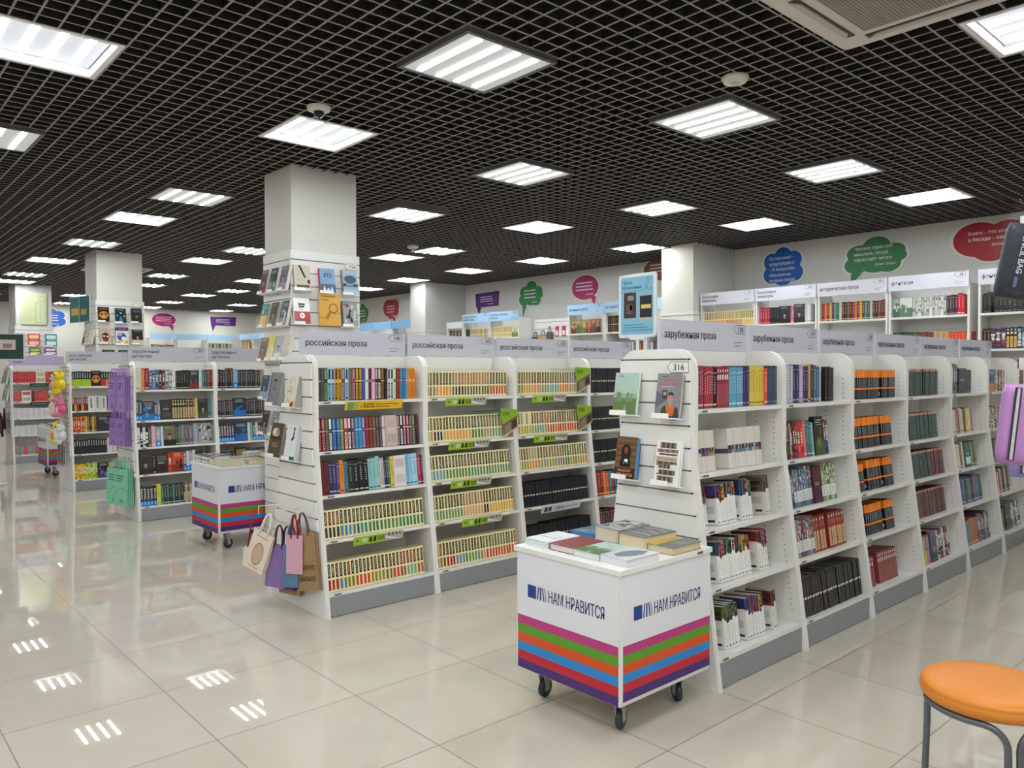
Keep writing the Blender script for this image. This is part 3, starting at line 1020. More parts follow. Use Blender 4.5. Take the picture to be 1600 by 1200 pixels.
# 140
B = lambda c1, c2, c3, n=1, th=.0232, h=.2: ('s', n, 'band', th, h, c1, c2, c3)
fill(M140[0], '140-sign', 0, [B('#4a2c3c', '#6b3f52', '#b08a9a'), B('#3c4a48', '#46585a', '#5a6a6a'), B('#22301c', '#8aa050', '#3a4a20'), B('#9cc4e4', '#2c3c58', '#b8d8ee', 2), B('#d8901c', '#5a3410', '#e8b040'),
    B('#c8a81c', '#4a5418', '#d8c030'), B('#5a3a48', '#b08a9c', '#6a4a58'), B('#a8d0e8', '#2c5068', '#c0e0f0'), B('#6a5a50', '#7d6a60', '#a05a3a'), B('#6e2a24', '#b98a94', '#c8503a'), B('#3a2418', '#c8a030', '#e8c860', 2), B('#3a4a9a', '#3a58a8', '#6a8ad0'),
    B('#cfd8c4', '#dce4cc', '#8a9a80'), B('#7a2a58', '#3c2030', '#c06a98'), B('#d8a0b8', '#f0c8d0', '#b03a5a'), B('#16161a', '#b8b4b4', '#3a3a3e'), B('#1c1a1e', '#e8c4c8', '#3a3438'), B('#3a2c18', '#8a6a34', '#c8a050'), B('#241a16', '#3a2a22', '#5a4434'),
    B('#e4e4e4', '#38344c', '#c8c8d0', 2), B('#8a9a30', '#e4ecc0', '#586a20'), B('#7a1c1c', '#b0282a', '#c85050'), B('#3c6a88', '#5a8aa8', '#7aa8c4'), B('#2c5a80', '#4a7a9c', '#c83a3a'), B('#4a88b0', '#6aa8cc', '#a0cce4'), B('#e08a1c', '#c86a14', '#f0b050', 2)], rec=.03)
fill(M140[0], '140-sign', 1, [B('#3a1418', '#c86a70', '#d8888c', 2, .026), B('#4a4a3a', '#6a6a58', '#8a8a70', 1), B('#1a1a1c', '#dcdcd8', '#55585a', 1), B('#2a3a6a', '#5a88c8', '#8ab0e0', 2, .026), B('#5a6a2c', '#9ab050', '#c8d490', 1), B('#8a2c34', '#f0b4b8', '#c83a4a', 1, .026), B('#1c181c', '#d8d0d0', '#4a3c40'), B('#4a2c3c', '#b890a0', '#7a4a60'),
    B('#2c6a98', '#4a9ac8', '#8ac4e4', 2, .026), B('#4a3a78', '#b8a0d0', '#7a5aa8'), B('#5a2420', '#a04038', '#c87060', 2, .026), B('#4a4030', '#7a6a50', '#9a8868'), B('#3c3038', '#7a6470', '#584850', 2, .022), B('#cfc4c4', '#e4d8d8', '#a08c90', 1, .022),
    ('f', .085, .2, .02, art_bw_trees if False else art_bars, '#c8b4ae', '#c0aaa4', '#b8a29c'), B('#3c2c2c', '#a08c88', '#c8b8b0', 1, .03), B('#141416', '#e4e0dc', '#2c2c30', 1), B('#2c1620', '#d890b0', '#e8a8c0', 2, .024), B('#2c2c24', '#8a7a6a', '#b0a890', 1), B('#5a5a4c', '#8a8a78', '#6a6a58', 1), B('#3a1c24', '#5a2c38', '#7a4a54', 1)], rec=.03)
fill(M140[0], '140-sign', 2, [('s', 2, 'plain', .030, .2, '#6a2a34', '#3a1418', 'grey'), ('s', 2, 'plain', .026, .2, ['#2a3058', '#3a3c68'], '#b8b8d0', 'grey'), ('s', 1, 'plain', .022, .2, '#5a4478', '#c0b0d8', 'grey'), ('s', 1, 'plain', .03, .21, '#e0862c', '#5a3410', 'grey'), ('s', 1, 'plain', .026, .2, '#4a7a88', '#1c3038', 'grey'),
    ('s', 1, 'plain', .04, .2, '#26302a', '#8a9a80', 'grey'), ('s', 3, 'plain', .034, .2, '#1e2228', '#b8b8b0', 'grey'), ('s', 3, 'plain', .029, .205, '#8fc0c4', '#2c5a60', 'grey'), ('s', 4, 'plain', .015, .2, ['#d8b890', '#a8a0cc', '#3a2c28', '#2c3a5a'], '#ece8e0', 'grey'), ('s', 1, 'plain', .016, .2, '#2c7a68', '#c8e0d8', 'grey'), ('s', 1, 'plain', .02, .2, '#e0b83c', '#7a5a10', 'grey'),
    ('f', .088, .2, .03, art_bars, '#dcdad6', '#c8b8b4', '#d0c0bc'), ('s', 2, 'plain', .028, .205, ['#7ab0c8', '#9ac8e0'], '#2c5a78', 'grey'), ('s', 1, 'plain', .04, .205, '#a0cfe8', '#3a6a88', 'grey'), ('s', 1, 'plain', .026, .2, '#b03a50', '#e8c0c8', 'grey'), ('s', 2, 'plain', .018, .2, ['#5a2c50', '#b8b0d0'], '#d8c8d0', 'grey')], rec=.035)
fill(M140[0], '140-sign', 3, creamrow([(2, '#3a3a2c', ['#6a2420']), (2, '#3a3a2c', ['#7a2c24']), (4, '#4a84a0', ['#2c3430']), (1, '#2c5a34', ['#1c2a20']), (3, '#2f8a78', ['#142a20']), (3, '#3c7a44', ['#142a20']), (5, '#4c8a52', ['#101c18']), (6, '#3f7d52', ['#3a2c28', '#4a3a30'])], .0272), rec=.03)
fill(M140[0], '140-sign', 4, creamrow([(3, '#a82424', ['#2c2a28']), (1, '#4a84a8', ['#26262a']), (1, '#6a7060', ['#26262a']), (2, '#7d7a2a', ['#7a2420', '#1c2c20']), (4, '#cc4422', ['#3a2c2c']), (4, '#8a8a30', ['#3a2824']), (2, '#6a6a50', ['#3a2824']), (2, '#c83c34', ['#2c2a28']), (2, '#a04438', ['#7a2a24']), (3, '#6aa890', ['#7a2c28']), (2, '#a85040', ['#3a2a26'])], .0262), rec=.03)
# 141
fill(M140[1], '141-sign', 0, creamrow([(1, '#7a7a50', ['#2c2c24']), (1, '#9a6a40', ['#6a5a3a']), (1, '#7a80a0', ['#3a3c48']), (5, '#e08a34', ['#3a342c']), (1, '#5a6488', ['#5a4c48']), (3, '#2e3026', ['#a05a48', '#8a4a38']), (9, '#55664c', ['#a86a50', '#9a5a44']), (6, '#c04034', ['#2e2a28', '#4a3a2c'])], .0262), rec=.03)
fill(M140[1], '141-sign', 1, creamrow([(1, '#8ab8a0', ['#26241f']), (1, '#d88a40', ['#5a4a34']), (3, '#2c3654', ['#5a3a2c']), (9, '#e29a48', ['#2c3a30', '#23332b']), (4, '#4f7f4a', ['#2c3a30']), (3, '#9a8a80', ['#6a5048']), (2, '#5a9a98', ['#4a4048']), (4, '#5a8a58', ['#3a342c'])], .0268), rec=.03)
fill(M140[1], '141-sign', 2, creamrow([(5, '#5f98b8', ['#2c3038']), (8, '#4f8a4c', ['#2e3a34']), (14, '#4f8f6c', ['#26322c', '#1e2a26'])], .0264), rec=.03)
fill(M140[1], '141-sign', 3, creamrow([(10, '#5f9268', ['#2c2c28']), (7, '#d8a078', ['#8a5a4c', '#a87a64']), (2, '#3a3028', ['#1c1c18']), (9, '#e0a63c', ['#4a2c24'])], .0255), rec=.03)
fill(M140[1], '141-sign', 4, creamrow([(2, '#7a8a50', ['#8a5a3a']), (4, '#a82428', ['#3a2024']), (3, '#5a88c0', ['#2a2c34']), (1, '#4a8a50', ['#2a2c34']), (5, '#5c9a68', ['#2a2a24']), (1, '#d88aa0', ['#4a4a38']), (9, '#cf4034', ['#5a5a3c', '#3a4a34']), (2, '#c8604c', ['#7a2a24'])], .0262), rec=.03)
# 142
fill(M140[2], '142-sign', 0, creamrow([(3, '#7d7a2c', ['#3a2e26']), (4, '#e09050', ['#6a4438']), (3, '#e08050', ['#2c2824']), (3, '#4a9088', ['#2c2c28']), (4, '#5a9a90', ['#3a3c38']), (4, '#e06030', ['#4a3a38']), (5, '#9a8a78', ['#5a5448', '#4a6a80'])], .0268), rec=.03)
fill(M140[2], '142-sign', 1, creamrow([(2, '#d88a4a', ['#6a6a3c']), (4, '#a8a83c', ['#8a8a70', '#e0d8b0']), (6, '#6a9a80', ['#2c2c28', '#a83028']), (1, '#d04030', ['#8a2a24']), (13, '#c43a34', ['#2c2824', '#4a3a34'])], .0268), rec=.03)
fill(M140[2], '142-sign', 2, creamrow([(4, '#8a9a40', ['#6a3a30']), (3, '#e08050', ['#9a8a78']), (4, '#9a9070', ['#5a3a3c']), (3, '#8a9060', ['#6a4440']), (2, '#6a8aa8', ['#6a5a58']), (1, '#c83a30', ['#4a3a38']), (2, '#3f7a4c', ['#1c2c26']), (5, '#a08850', ['#4a3c34']), (2, '#d88a40', ['#3a2a26'])], .0282), rec=.03)
blk = ('s', 25, 'blackband', .0285, .185, '#15171c', ['#c8b48a', '#a89a80', '#c87a50', '#8a9ac0'], '#2c3038')
fill(M140[2], '142-sign', 3, [blk], rec=.03)
fill(M140[2], '142-sign', 4, [('s', 9, 'blackband', .0285, .17, '#15171c', ['#c8b48a', '#a89a80'], '#2c3038'), ('s', 16, 'blackband', .0285, .18, '#121418', ['#c8b48a', '#c87a50', '#8a9ac0'], '#2c3038')], rec=.03)
fill(M140[3], '143-sign', 0, [('s', 15, 'blackband', .0285, .2, '#15171c', ['#c8b48a', '#a89a80'], '#30343c')], rec=.03)
fill(M140[3], '143-sign', 1, [('s', 13, 'blackband', .0285, .19, '#15171c', ['#c8a070', '#a89a80'], '#30343c')], rec=.03)
fill(M140[3], '143-sign', 2, [('s', 13, 'blackband', .0285, .185, '#15171c', ['#b8a890', '#a89a80'], '#30343c')], rec=.03)
fill(M140[3], '143-sign', 3, [('s', 3, 'plain', .036, .2, ['#8a2420', '#a03024', '#7a1c1c'], '#e0c090', 'grey'), ('s', 2, 'plain', .034, .2, ['#d8742c', '#c85a20'], '#f0d8b0', 'grey'), ('s', 6, 'plain', .03, .2, ['#2c7a88', '#8a2c24', '#20505c'], '#d8d0c0', 'grey')], rec=.03)
fill(M140[3], '143-sign', 4, [('s', 9, 'plain', .03, .2, ['#3a2c2c', '#6a2434', '#5a1c2c', '#26262c'], '#c8b8a8', 'grey')], rec=.03)
# 128
fill(M128[0], '128-sign', 0, [('s', 2, 'plain', .021, .2, '#5b4a72', '#d8c8d8', 'grey'), ('s', 6, 'plain', .019, .2, ['#98303f', '#a33a48'], '#e6c8c8', 'grey'), ('s', 1, 'plain', .028, .2, '#1c1a1c', '#e4e4e4', 'grey'), ('s', 5, 'redlabel', .021, .2, '#8f2c3e', '#a84a58', '#d8d0c8'), ('s', 6, 'plain', .0205, .2, '#5f9ab8', '#e0ecf0', 'grey'),
    ('s', 2, 'plain', .028, .2, '#3a2f66', '#8a80b0', 'grey'), ('s', 5, 'plain', .028, .2, '#d9be52', '#7a6a24', 'grey'), ('s', 1, 'plain', .026, .2, '#d8503c', '#f0e0d8', 'grey'), ('s', 7, 'plain', .0205, .2, '#39465c', '#6a7a90', 'grey')], rec=.028)
fill(M128[0], '128-sign', 1, [('s', 7, 'strip', .027, .2, '#d6d0c6', ['#c8803a', '#b8442c', '#8a90b8', '#4a4038', '#8a6a98', '#6a7a40', '#a08a70'], ['#a8862c', '#c8502c', '#b8c0d8', '#7a3a70', '#8a4a88', '#8a9a60', '#7a8a70']), ('g', .115),
    ('s', 10, 'strip', .030, .2, '#d9d5ce', ['#584a54', '#8a8a98', '#6a7890', '#a0a0a8', '#5a4858', '#7a8a6a', '#7a6888', '#5aa0b8', '#8a6a6a', '#4a3c38'], ['#6a4a60', '#8a90b0', '#4a7a8a', '#7a6a9a', '#5a8a6a', '#8ab0b8', '#6a5a88', '#8ac4d4', '#9a7a70', '#5a4a48'])], rec=.04)
fill(M128[0], '128-sign', 2, [('s', 4, 'white', .024, .2, '#e6e6e4', ['#23222c', '#5a5c78', '#7a8490', '#7a2c38'], '#8a90a8'), ('g', .09), ('s', 7, 'white', .0225, .2, '#e8e8e6', ['#4a3c80', '#8a3a38', '#c8b82c', '#3a3434', '#6a7a90', '#8a5a40', '#b87a4a'], '#4a2c38'), ('g', .05), ('s', 4, 'white', .024, .2, '#e8e8e6', ['#20406a', '#2c5a8a', '#c05a4c', '#4a8a5a'], '#2a2a3a'), ('g', .12), ('s', 2, 'white', .024, .2, '#d8d5d0', '#6a5448', '#4a3830')], rec=.055)
fill(M128[0], '128-sign', 3, [('s', 3, 'white', .02, .2, '#e8e8e6', '#2a3844', '#20282c'), ('g', .075), ('s', 13, 'white', .0215, .2, '#e8e8e6', ['#1c4a70', '#b04a5a', '#c87884', '#3a5a3a', '#5a7a40', '#202024', '#e0c8a8', '#6a3a80', '#3a3a4a', '#b86a28', '#8ab04a', '#c8482c', '#b83a34'], '#26221e'), ('g', .07), ('s', 4, 'white', .022, .2, '#dedcd8', ['#7a2c24', '#5a2a38', '#8a6a78', '#a8344a'], '#3a1c20')], rec=.055)
fill(M128[0], '128-sign', 4, [('s', 3, 'white', .02, .2, '#e8e8e6', ['#a03040', '#3a5a48', '#4a2c70'], '#7a3a30'), ('g', .075), ('s', 5, 'white', .025, .21, '#e8e8e6', ['#4a5a24', '#506a30', '#2c4a58', '#3a5a4a', '#20302c'], '#8a5a20'), ('g', .07), ('s', 7, 'white', .024, .205, '#e8e8e6', ['#2c2f6a', '#303a78', '#8a2c5a', '#5a2c70', '#7a2c40', '#a0862c', '#3a3028'], '#4a2030'), ('g', .07), ('s', 2, 'white', .022, .2, '#dedcd8', ['#6a2420', '#7a2c28'], '#2a1614')], rec=.055)
# 129
fill(M128[1], '129-sign', 0, [('s', 4, 'pale', .028, .205, ['#a9b2b6', '#b8c4cc', '#a8b4d0', '#b8bcb0'], '#d8dce0', '#8a94a0'), ('g', .004), ('s', 2, 'plain', .03, .21, '#342f5c', '#b8b0d0', 'grey'), ('s', 1, 'pale', .045, .21, '#b393b8', '#d8c8dc', '#6a5078'), ('s', 2, 'plain', .03, .21, '#2f315a', '#a8a8d0', 'grey'), ('s', 1, 'plain', .022, .21, '#c8a468', '#4a3010', 'grey'), ('s', 1, 'plain', .035, .21, '#4a3424', '#b8905a', 'grey'), ('s', 2, 'plain', .034, .21, '#386a84', '#a8c8d0', 'grey'), ('s', 1, 'pale', .016, .21, '#dcd0d4', '#8a4a58', '#c8a0a8'),
    ('g', .055), ('s', 3, 'plain', .035, .2, '#211f1e', '#4a4640', 'grey')], rec=.03)
fill(M128[1], '129-sign', 1, [('f', .1, .2, .03, art_gold_face if False else art_bars, '#3a2c1c', '#7a6228', '#5a4820'), ('s', 1, 'plain', .025, .2, '#d8a8b0', '#7a3a48', 'grey'), ('s', 3, 'picture', .024, .2, ['#6a2430', '#4a3038', '#7a2c38'], '#2a2a30', '#a84a50'), ('s', 2, 'picture', .032, .2, '#c8383a', '#e05a50', '#8a2024'), ('s', 1, 'plain', .03, .2, '#d87868', '#f0d0c0', 'grey'), ('s', 2, 'plain', .03, .205, '#3a6878', '#a0c0c0', 'grey'), ('s', 1, 'plain', .025, .2, '#8ab8b8', '#e0f0f0', 'grey'),
    ('f', .1, .22, .03, art_mix, '#1c2416', '#3f5a24', '#6a7a30'), ('s', 3, 'picture', .022, .2, ['#8a3038', '#23283c', '#2a3a70'], '#c8a070', '#4a5a90')], rec=.045)
fill(M128[1], '129-sign', 2, [('s', 5, 'picture', .022, .21, ['#2a3a44', '#20343a', '#3a4a58'], '#3f6a70', '#7a90a0'), ('s', 8, 'half', .0245, .21, '#e4e4e4', ['#4a6080', '#5a7a9c', '#6a5a70', '#405a7a'], ['#8ab0c8', '#c87a6a', '#3a5a48', '#a0b8d0']), ('f', .09, .2, .03, art_bars, '#4a1c2a', '#511f2e', '#3c1622'), ('s', 1, 'half', .03, .21, '#e4e4e4', '#4a2430', '#7a3a40'), ('s', 5, 'half', .03, .21, '#e8e8e6', ['#7a8a60', '#9ab07a', '#5a6a58', '#b0c090'], ['#c8d0b8', '#4a5a38'])], rec=.045)
fill(M128[1], '129-sign', 3, [('s', 10, 'half', .0262, .21, '#e4e4e4', ['#6a3a48', '#8a4a58', '#5a6a80', '#a0808c', '#4a5a70'], ['#a84a50', '#c8b8b8', '#3a4a5a']), ('s', 4, 'redlabel', .034, .2, '#8a2f24', '#c8a878', '#a05040'), ('g', .035), ('s', 6, 'redlabel', .034, .2, '#8e3026', '#d0ae80', '#a85444')], rec=.045)
fill(M128[1], '129-sign', 4, [('s', 25, 'blackband', .0288, .21, '#17181b', ['#b8bcc0', '#9aa0b0', '#c8c4b8'], '#55503c')], rec=.03)
# 130
ORC = '#f28414'
O = lambda n, h=.18, th=.0245: ('s', n, 'orange', th, h, '#1f2125', ORC, 'grey')
fill(M128[2], '130-sign', 0, [O(17), ('g', .035), O(8)], rec=.035)
fill(M128[2], '130-sign', 1, [O(18, .19), ('g', .035), O(6, .19)], rec=.045)
fill(M128[2], '130-sign', 2, [O(7, .17), ('g', .04), O(8, .185), ('g', .055), O(5, .185)], rec=.05)
fill(M128[2], '130-sign', 3, [O(3, .18), ('g', .05), O(9, .185), ('g', .05), O(5, .185)], rec=.05)
fill(M128[2], '130-sign', 4, [('s', 7, 'redlabel', .024, .18, '#8e3a44', '#9a4650', '#cfc6c2'), ('g', .06), ('s', 9, 'redlabel', .031, .19, '#8e3e44', '#98484e', '#b8b4b0')], rec=.06)
# 131
G_ = lambda n, c='#274038', th=.026: ('s', n, 'greentop', th, .185, [c, '#2f4a44'] if c == '#274038' else [c, '#5a2a32'], '#b8705c', '#55706a')
fill(M128[3], '131-sign', 0, [G_(12), ('g', .03), G_(10)], rec=.035)
fill(M128[3], '131-sign', 1, [G_(24)], rec=.045)
fill(M128[3], '131-sign', 2, [G_(15), G_(10, '#6a2a38')], rec=.045)
fill(M128[3], '131-sign', 3, [('g', .02), ('s', 3, 'plain', .03, .19, '#6a1c28', '#a85a58', 'grey'), G_(19, '#64303a')], rec=.05)
fill(M128[3], '131-sign', 4, [('s', 8, 'limefoot', .028, .19, ['#a8a050', '#6a90b8', '#c85a5a', '#7a9a60'], ['#c87a5a', '#b8c848', '#d8806a', '#6a8ad0'], 'grey'), ('f', .1, .2, .03, art_portrait, '#5a5070', '#3a3450', '#8a80a0'), ('s', 10, 'picture', .026, .2, ['#2a2a2e', '#d0d0d0', '#3a3a3e', '#8a3a48'], '#c8c8c8', '#1c1c20')], rec=.05)
# 132
fill(M128[4], '132-sign', 0, [('s', 5, 'picture', .036, .22, '#6a6a6e', '#8a8a8c', '#4a4a4e'), ('f', .16, .19, .03, art_bars, '#20304c', '#26385a', '#1c2a44'), ('s', 1, 'plain', .03, .19, '#d8ccb4', '#7a6a50', 'grey'), ('s', 3, 'plain', .034, .18, ['#1c1c1e', '#3a2a24'], '#a89a80', 'grey')], rec=.03)
fill(M128[4], '132-sign', 1, [('s', 20, 'plain', .028, .19, ['#e0dcd4', '#c8bca8', '#5a3c28', '#c8a050', '#d8c838', '#e4e0d0', '#d8d4cc', '#7a9aa0', '#b86a5a', '#a83038', '#d8d0c0'], '#6a5a4a', 'grey')], rec=.045)
fill(M128[4], '132-sign', 2, [('s', 6, 'plain', .034, .19, ['#d8ceb8', '#e0d8c4'], '#8a7a60', 'grey'), ('s', 2, 'plain', .036, .2, ['#8a3440', '#e0d4c8'], '#d8c8b0', 'grey'), ('f', .13, .19, .03, art_bars, '#1f5450', '#2c645e', '#c8e0d8'), ('s', 6, 'plain', .026, .19, ['#2c7a5a', '#4a9a6a', '#c05a38', '#3a5a48'], '#d8d0b8', 'grey')], rec=.045)
fill(M128[4], '132-sign', 3, [('s', 22, 'plain', .026, .2, ['#7a8a78', '#2c6a78', '#20586a', '#4a3a5a', '#8a3440', '#5a5a98', '#4a4a8a', '#6a6ab0', '#2a5a58', '#1c4a50', '#26303c'], '#b8c8c8', 'grey')], rec=.045)
fill(M128[4], '132-sign', 4, [('s', 7, 'plain', .028, .19, ['#4a90a0', '#3a7a90', '#6aa898'], '#d8e0d8', 'grey'), ('s', 5, 'plain', .034, .2, ['#a85a38', '#b86a40'], '#e0c8a8', 'grey'), ('s', 9, 'picture', .03, .21, ['#6a3a58', '#4a4a58', '#8a8a90', '#3a3a44'], '#b8b0b8', '#5a4a68')], rec=.05)
# 133
fill(M128[5], '133-sign', 0, [('g', .06), ('f', .15, .18, .03, art_mix, '#2c5a90', '#c87a38', '#1c3a68'), ('s', 9, 'picture', .03, .18, ['#b8a090', '#8a4a58', '#d8d0c8', '#a87a5a', '#4a4038'], '#3a3a48', '#c8b8a0')], rec=.03)
fill(M128[5], '133-sign', 1, [('s', 14, 'picture', .03, .18, ['#a09890', '#7a7a80', '#c8c4bc', '#8a3438', '#5a4a48', '#b89a80'], '#4a3a3a', '#d8c8b8')], rec=.045)
fill(M128[5], '133-sign', 2, [('s', 12, 'plain', .03, .18, ['#5a4a34', '#7a6a48', '#3a3028'], '#c8b898', 'grey')], rec=.045)
fill(M128[5], '133-sign', 3, [('s', 7, 'plain', .032, .18, ['#a8202c', '#b82834', '#c8c0b8'], '#e8d0c8', 'grey'), ('s', 6, 'plain', .034, .2, ['#8ab8b0', '#8a2434', '#5a1c24'], '#d8c8c0', 'grey')], rec=.045)
fill(M128[5], '133-sign', 4, [('s', 7, 'plain', .03, .19, ['#8a7a68', '#5a4a40', '#3a3430'], '#d8c8b0', 'grey'), ('f', .12, .2, .03, art_bars, '#1c4434', '#224e3e', '#183a2c'), ('s', 9, 'picture', .03, .2, ['#e0dcd8', '#2a2a2c', '#5a8a80'], '#1c1c1e', '#c8c8c8')], rec=.05)
# 166 and its neighbour
dk = ['#23252c', '#3a2428', '#2a3a4a', '#4a4a50', '#1c1c20', '#5a2c2c', '#3a4a58', '#28403c']
P = lambda n, th=.028, h=.2, cs=dk, st='plain', c2='#c8c4bc', c3='grey': ('s', n, st, th, h, cs, c2, c3)
fill(M166[0], '166-sign', 0, [P(2, .024, .21, ['#dcd8c4', '#d0d4c0'], c2='#5a6a4a'), P(1, .034, .215, ['#d8862c']), P(1, .04, .215, ['#8a242c']), P(3, .03, .19, ['#4a6a8a', '#5a7a98'], 'picture', '#8aa0b8', '#2c3a50'), P(2, .03, .195, ['#6a2c34', '#4a3038'], 'picture', '#a87a70', '#2a2028'), P(2, .034, .2, ['#8a8a94', '#a8a8b0'], 'picture', '#c8c8d0', '#5a5a68'), P(1, .03, .2, ['#e0e0e0'], c2='#4a4a4a'), P(5, .026, .19, ['#2c2024', '#1f1f24'], c2='#b0a89c'), ('f', .1, .19, .03, art_mix, '#2a3a38', '#7a2c2c', '#4a6a60'), P(1, .026, .2, ['#d8e0dc'], c2='#2c6a60'), P(3, .03, .19, ['#4a7a80', '#2a4a50', '#8a2c2c']), P(3, .026, .21, ['#5a1c20', '#26262a', '#c8b8c4'])], rec=.03)
fill(M166[0], '166-sign', 1, [P(1, .03, .2, ['#4a2c34'], 'bluefoot'), P(1, .03, .2, ['#2a4a6a'], 'bluefoot'), ('f', .11, .19, .03, art_mix, '#3a4048', '#2678c0', '#8a949c'), P(2, .028, .18, ['#23406a', '#8a90a0'], 'bluefoot'), ('f', .11, .2, .03, art_bars, '#2c2a2c', '#3a3838', '#484444'), P(5, .026, .21, ['#2a2c24', '#1f211c'], 'redlabel', '#b8a878', '#c8b888'), P(4, .024, .21, ['#2a2422', '#8a4a38'], 'redlabel', '#c8b090', '#a08060'), P(1, .024, .21, ['#c8c030']), ('f', .1, .2, .03, art_portrait, '#28302e', '#4a4a48', '#8a8a80'), P(3, .026, .2, ['#4a6a68', '#6a9a98', '#3a5a58']), P(2, .024, .21, ['#c8502c', '#d86a30'])], rec=.04)
fill(M166[0], '166-sign', 2, [P(4, .026, .2, ['#e0e0e0', '#1c1c20'], 'picture', '#1c1c20', '#e8e8e8'), P(1, .03, .2, ['#4a5a50']), P(1, .034, .21, ['#d8a0a8'], c2='#f0dcdc'), P(1, .06, .2, ['#8a90b0'], 'bluefoot'), P(1, .02, .2, ['#d8dce0']), ('f', .115, .2, .03, art_portrait, '#6a6a50', '#1c1c1a', '#c8b878'), P(2, .026, .2, ['#3a4440', '#5a645e']), P(2, .036, .21, ['#6a746e', '#5c6862']), P(1, .05, .21, ['#7a6078']), P(1, .05, .215, ['#8aa0a8']), ('f', .13, .21, .03, art_bw_trees, '#6a6e64', '#8a8a7a', '#4a4e46'), P(1, .05, .21, ['#7a8c92'])], rec=.04)
fill(M166[0], '166-sign', 3, [('f', .13, .2, .03, art_portrait, '#3a3634', '#2c2826', '#5a5450'), P(1, .03, .2, ['#26262a']), ('f', .11, .19, .03, art_bars, '#3a2c2c', '#5a5450', '#2a2424'), P(1, .04, .21, ['#a83c20'], 'picture', '#c8502c', '#7a2414'), ('f', .11, .2, .03, art_mix, '#c8482a', '#8a2c1a', '#3a1c14'), P(4, .03, .21, ['#3a5a88', '#c8c8d0', '#8a94a8', '#d8d8d8'], 'bluefoot'), P(6, .026, .19, dk)], rec=.045)
fill(M166[0], '166-sign', 4, [P(5, .032, .19, ['#26262c', '#2a4a50', '#3a2430', '#2c3a4a'], 'bluefoot'), P(1, .04, .215, ['#d8d028'], c2='#8a8a20'), P(8, .027, .195, ['#3a6a68', '#2a3a34', '#3f5a3a', '#26302c']), P(5, .02, .18, ['#2c2a28', '#c8b8a0'], 'redlabel', '#c8b898', '#8a7a60'), P(3, .026, .18, ['#3a5a4a', '#4a7a68']), P(5, .03, .19, ['#d8822c', '#8a3a1c'], 'picture', '#3a5a34', '#c8602c')], rec=.045)
fill(M166[1], '166-neighbour', 0, [P(5, .027, .2), P(1, .03, .21, ['#4a3a24']), P(1, .05, .2, ['#6aa0d0'], 'bluefoot'), P(9, .027, .195, ['#2a2a30', '#3a3a44', '#26202a', '#5a4a44']), P(5, .028, .195, ['#8a8a70', '#a89a80', '#7a6a58'])], rec=.03)
fill(M166[1], '166-neighbour', 1, [P(7, .024, .18), ('f', .14, .2, .03, art_mix, '#26303c', '#2468b0', '#1c2430'), P(9, .027, .2)], rec=.04)
fill(M166[1], '166-neighbour', 2, [P(6, .028, .19, ['#4a2a44', '#2a3a6a', '#3a1c30'], 'bluefoot'), ('f', .14, .2, .03, art_mix, '#20304a', '#2060a8', '#2a4060'), P(2, .03, .2, ['#e0e4e0', '#5aa098']), P(7, .028, .19, ['#2a3a5a', '#d8d0c4', '#3a3a40'], 'bluefoot')], rec=.04)
fill(M166[1], '166-neighbour', 3, [P(6, .027, .17), ('f', .13, .2, .03, art_bars, '#2c241c', '#8a7030', '#b89850'), P(8, .027, .19)], rec=.045)
# russian detective bay
K = 'Russian-detective'
fill(MRD, K, 0, [P(8, .026, .18, ['#26262a'], 'limefoot', '#a8c424'), ('f', .11, .19, .03, art_gold_face, '#3a2c24', '#8a5a3a', '#c8b098'), P(2, .026, .18, ['#2a2024'], 'limefoot', '#b82c38'), P(2, .026, .18, ['#26262a'], 'limefoot', '#e08020'), P(2, .026, .18, ['#26262a'], 'limefoot', '#d8c028'), P(3, .026, .18, ['#26262a'], 'limefoot', '#2f8a98'), P(4, .026, .18)], rec=.03)
fill(MRD, K, 1, [P(7, .025, .17, ['#c8602c', '#26262a', '#b83a34', '#4a5a98'], 'limefoot', ['#26262a', '#d8a030', '#8a2c30']), ('s', 3, 'pale', .07, .185, '#dcdad4', '#4a4a48', '#b8b6b0'), P(9, .03, .19, ['#26283a', '#b8b0c8', '#2f6ab8', '#1c1c20', '#3a2430'])], rec=.04)
fill(MRD, K, 2, [P(5, .026, .2, ['#c8482c', '#d8602c'], 'picture', '#e0a060', '#8a2c1c'), P(5, .026, .2, ['#c8a02c', '#8a5a24', '#26262a']), ('f', .15, .19, .04, art_mix, '#2a2c32', '#3a3036', '#4a5058'), P(6, .026, .2, ['#26262a', '#4a3024', '#c8702c']), P(4, .026, .2, ['#3a2430', '#b82c78', '#1c1c20'])], rec=.04)
fill(MRD, K, 3, [P(14, .026, .18, ['#26282c', '#1f2024'], 'limefoot', ['#2a2c30']), P(2, .06, .18, ['#d8d4cc', '#c8c0b8'], 'pale'), P(4, .03, .18, ['#c02c34'])], rec=.045)
fill(MRD, K, 4, [P(5, .024, .19, ['#d8a82c', '#e0c030'], 'picture', '#c87a24', '#f0d850'), P(5, .026, .195, ['#a8bc34', '#c8d058'], 'picture', '#d8e080', '#7a9a2c'), ('f', .12, .19, .04, art_mix, '#2a2438', '#4a3a70', '#7a6aa0'), P(2, .026, .19, ['#c8b830', '#e0d8b0']), P(3, .028, .19, ['#d8a0b4', '#8a2c58', '#d88aa8']), P(6, .026, .19, ['#1c1c20', '#e0dcd8'])], rec=.045)
K = 'farthest-bay'
fill(MLN, K, 0, [P(14, .022, .18, ['#b8242a', '#c43038'], c2='#e8a8a0'), ('f', .13, .18, .03, art_bars, '#e0d8cc', '#c8b098', '#a8b070'), P(8, .022, .18, ['#b8242a', '#c43038'], c2='#e8a8a0')], rec=.03)
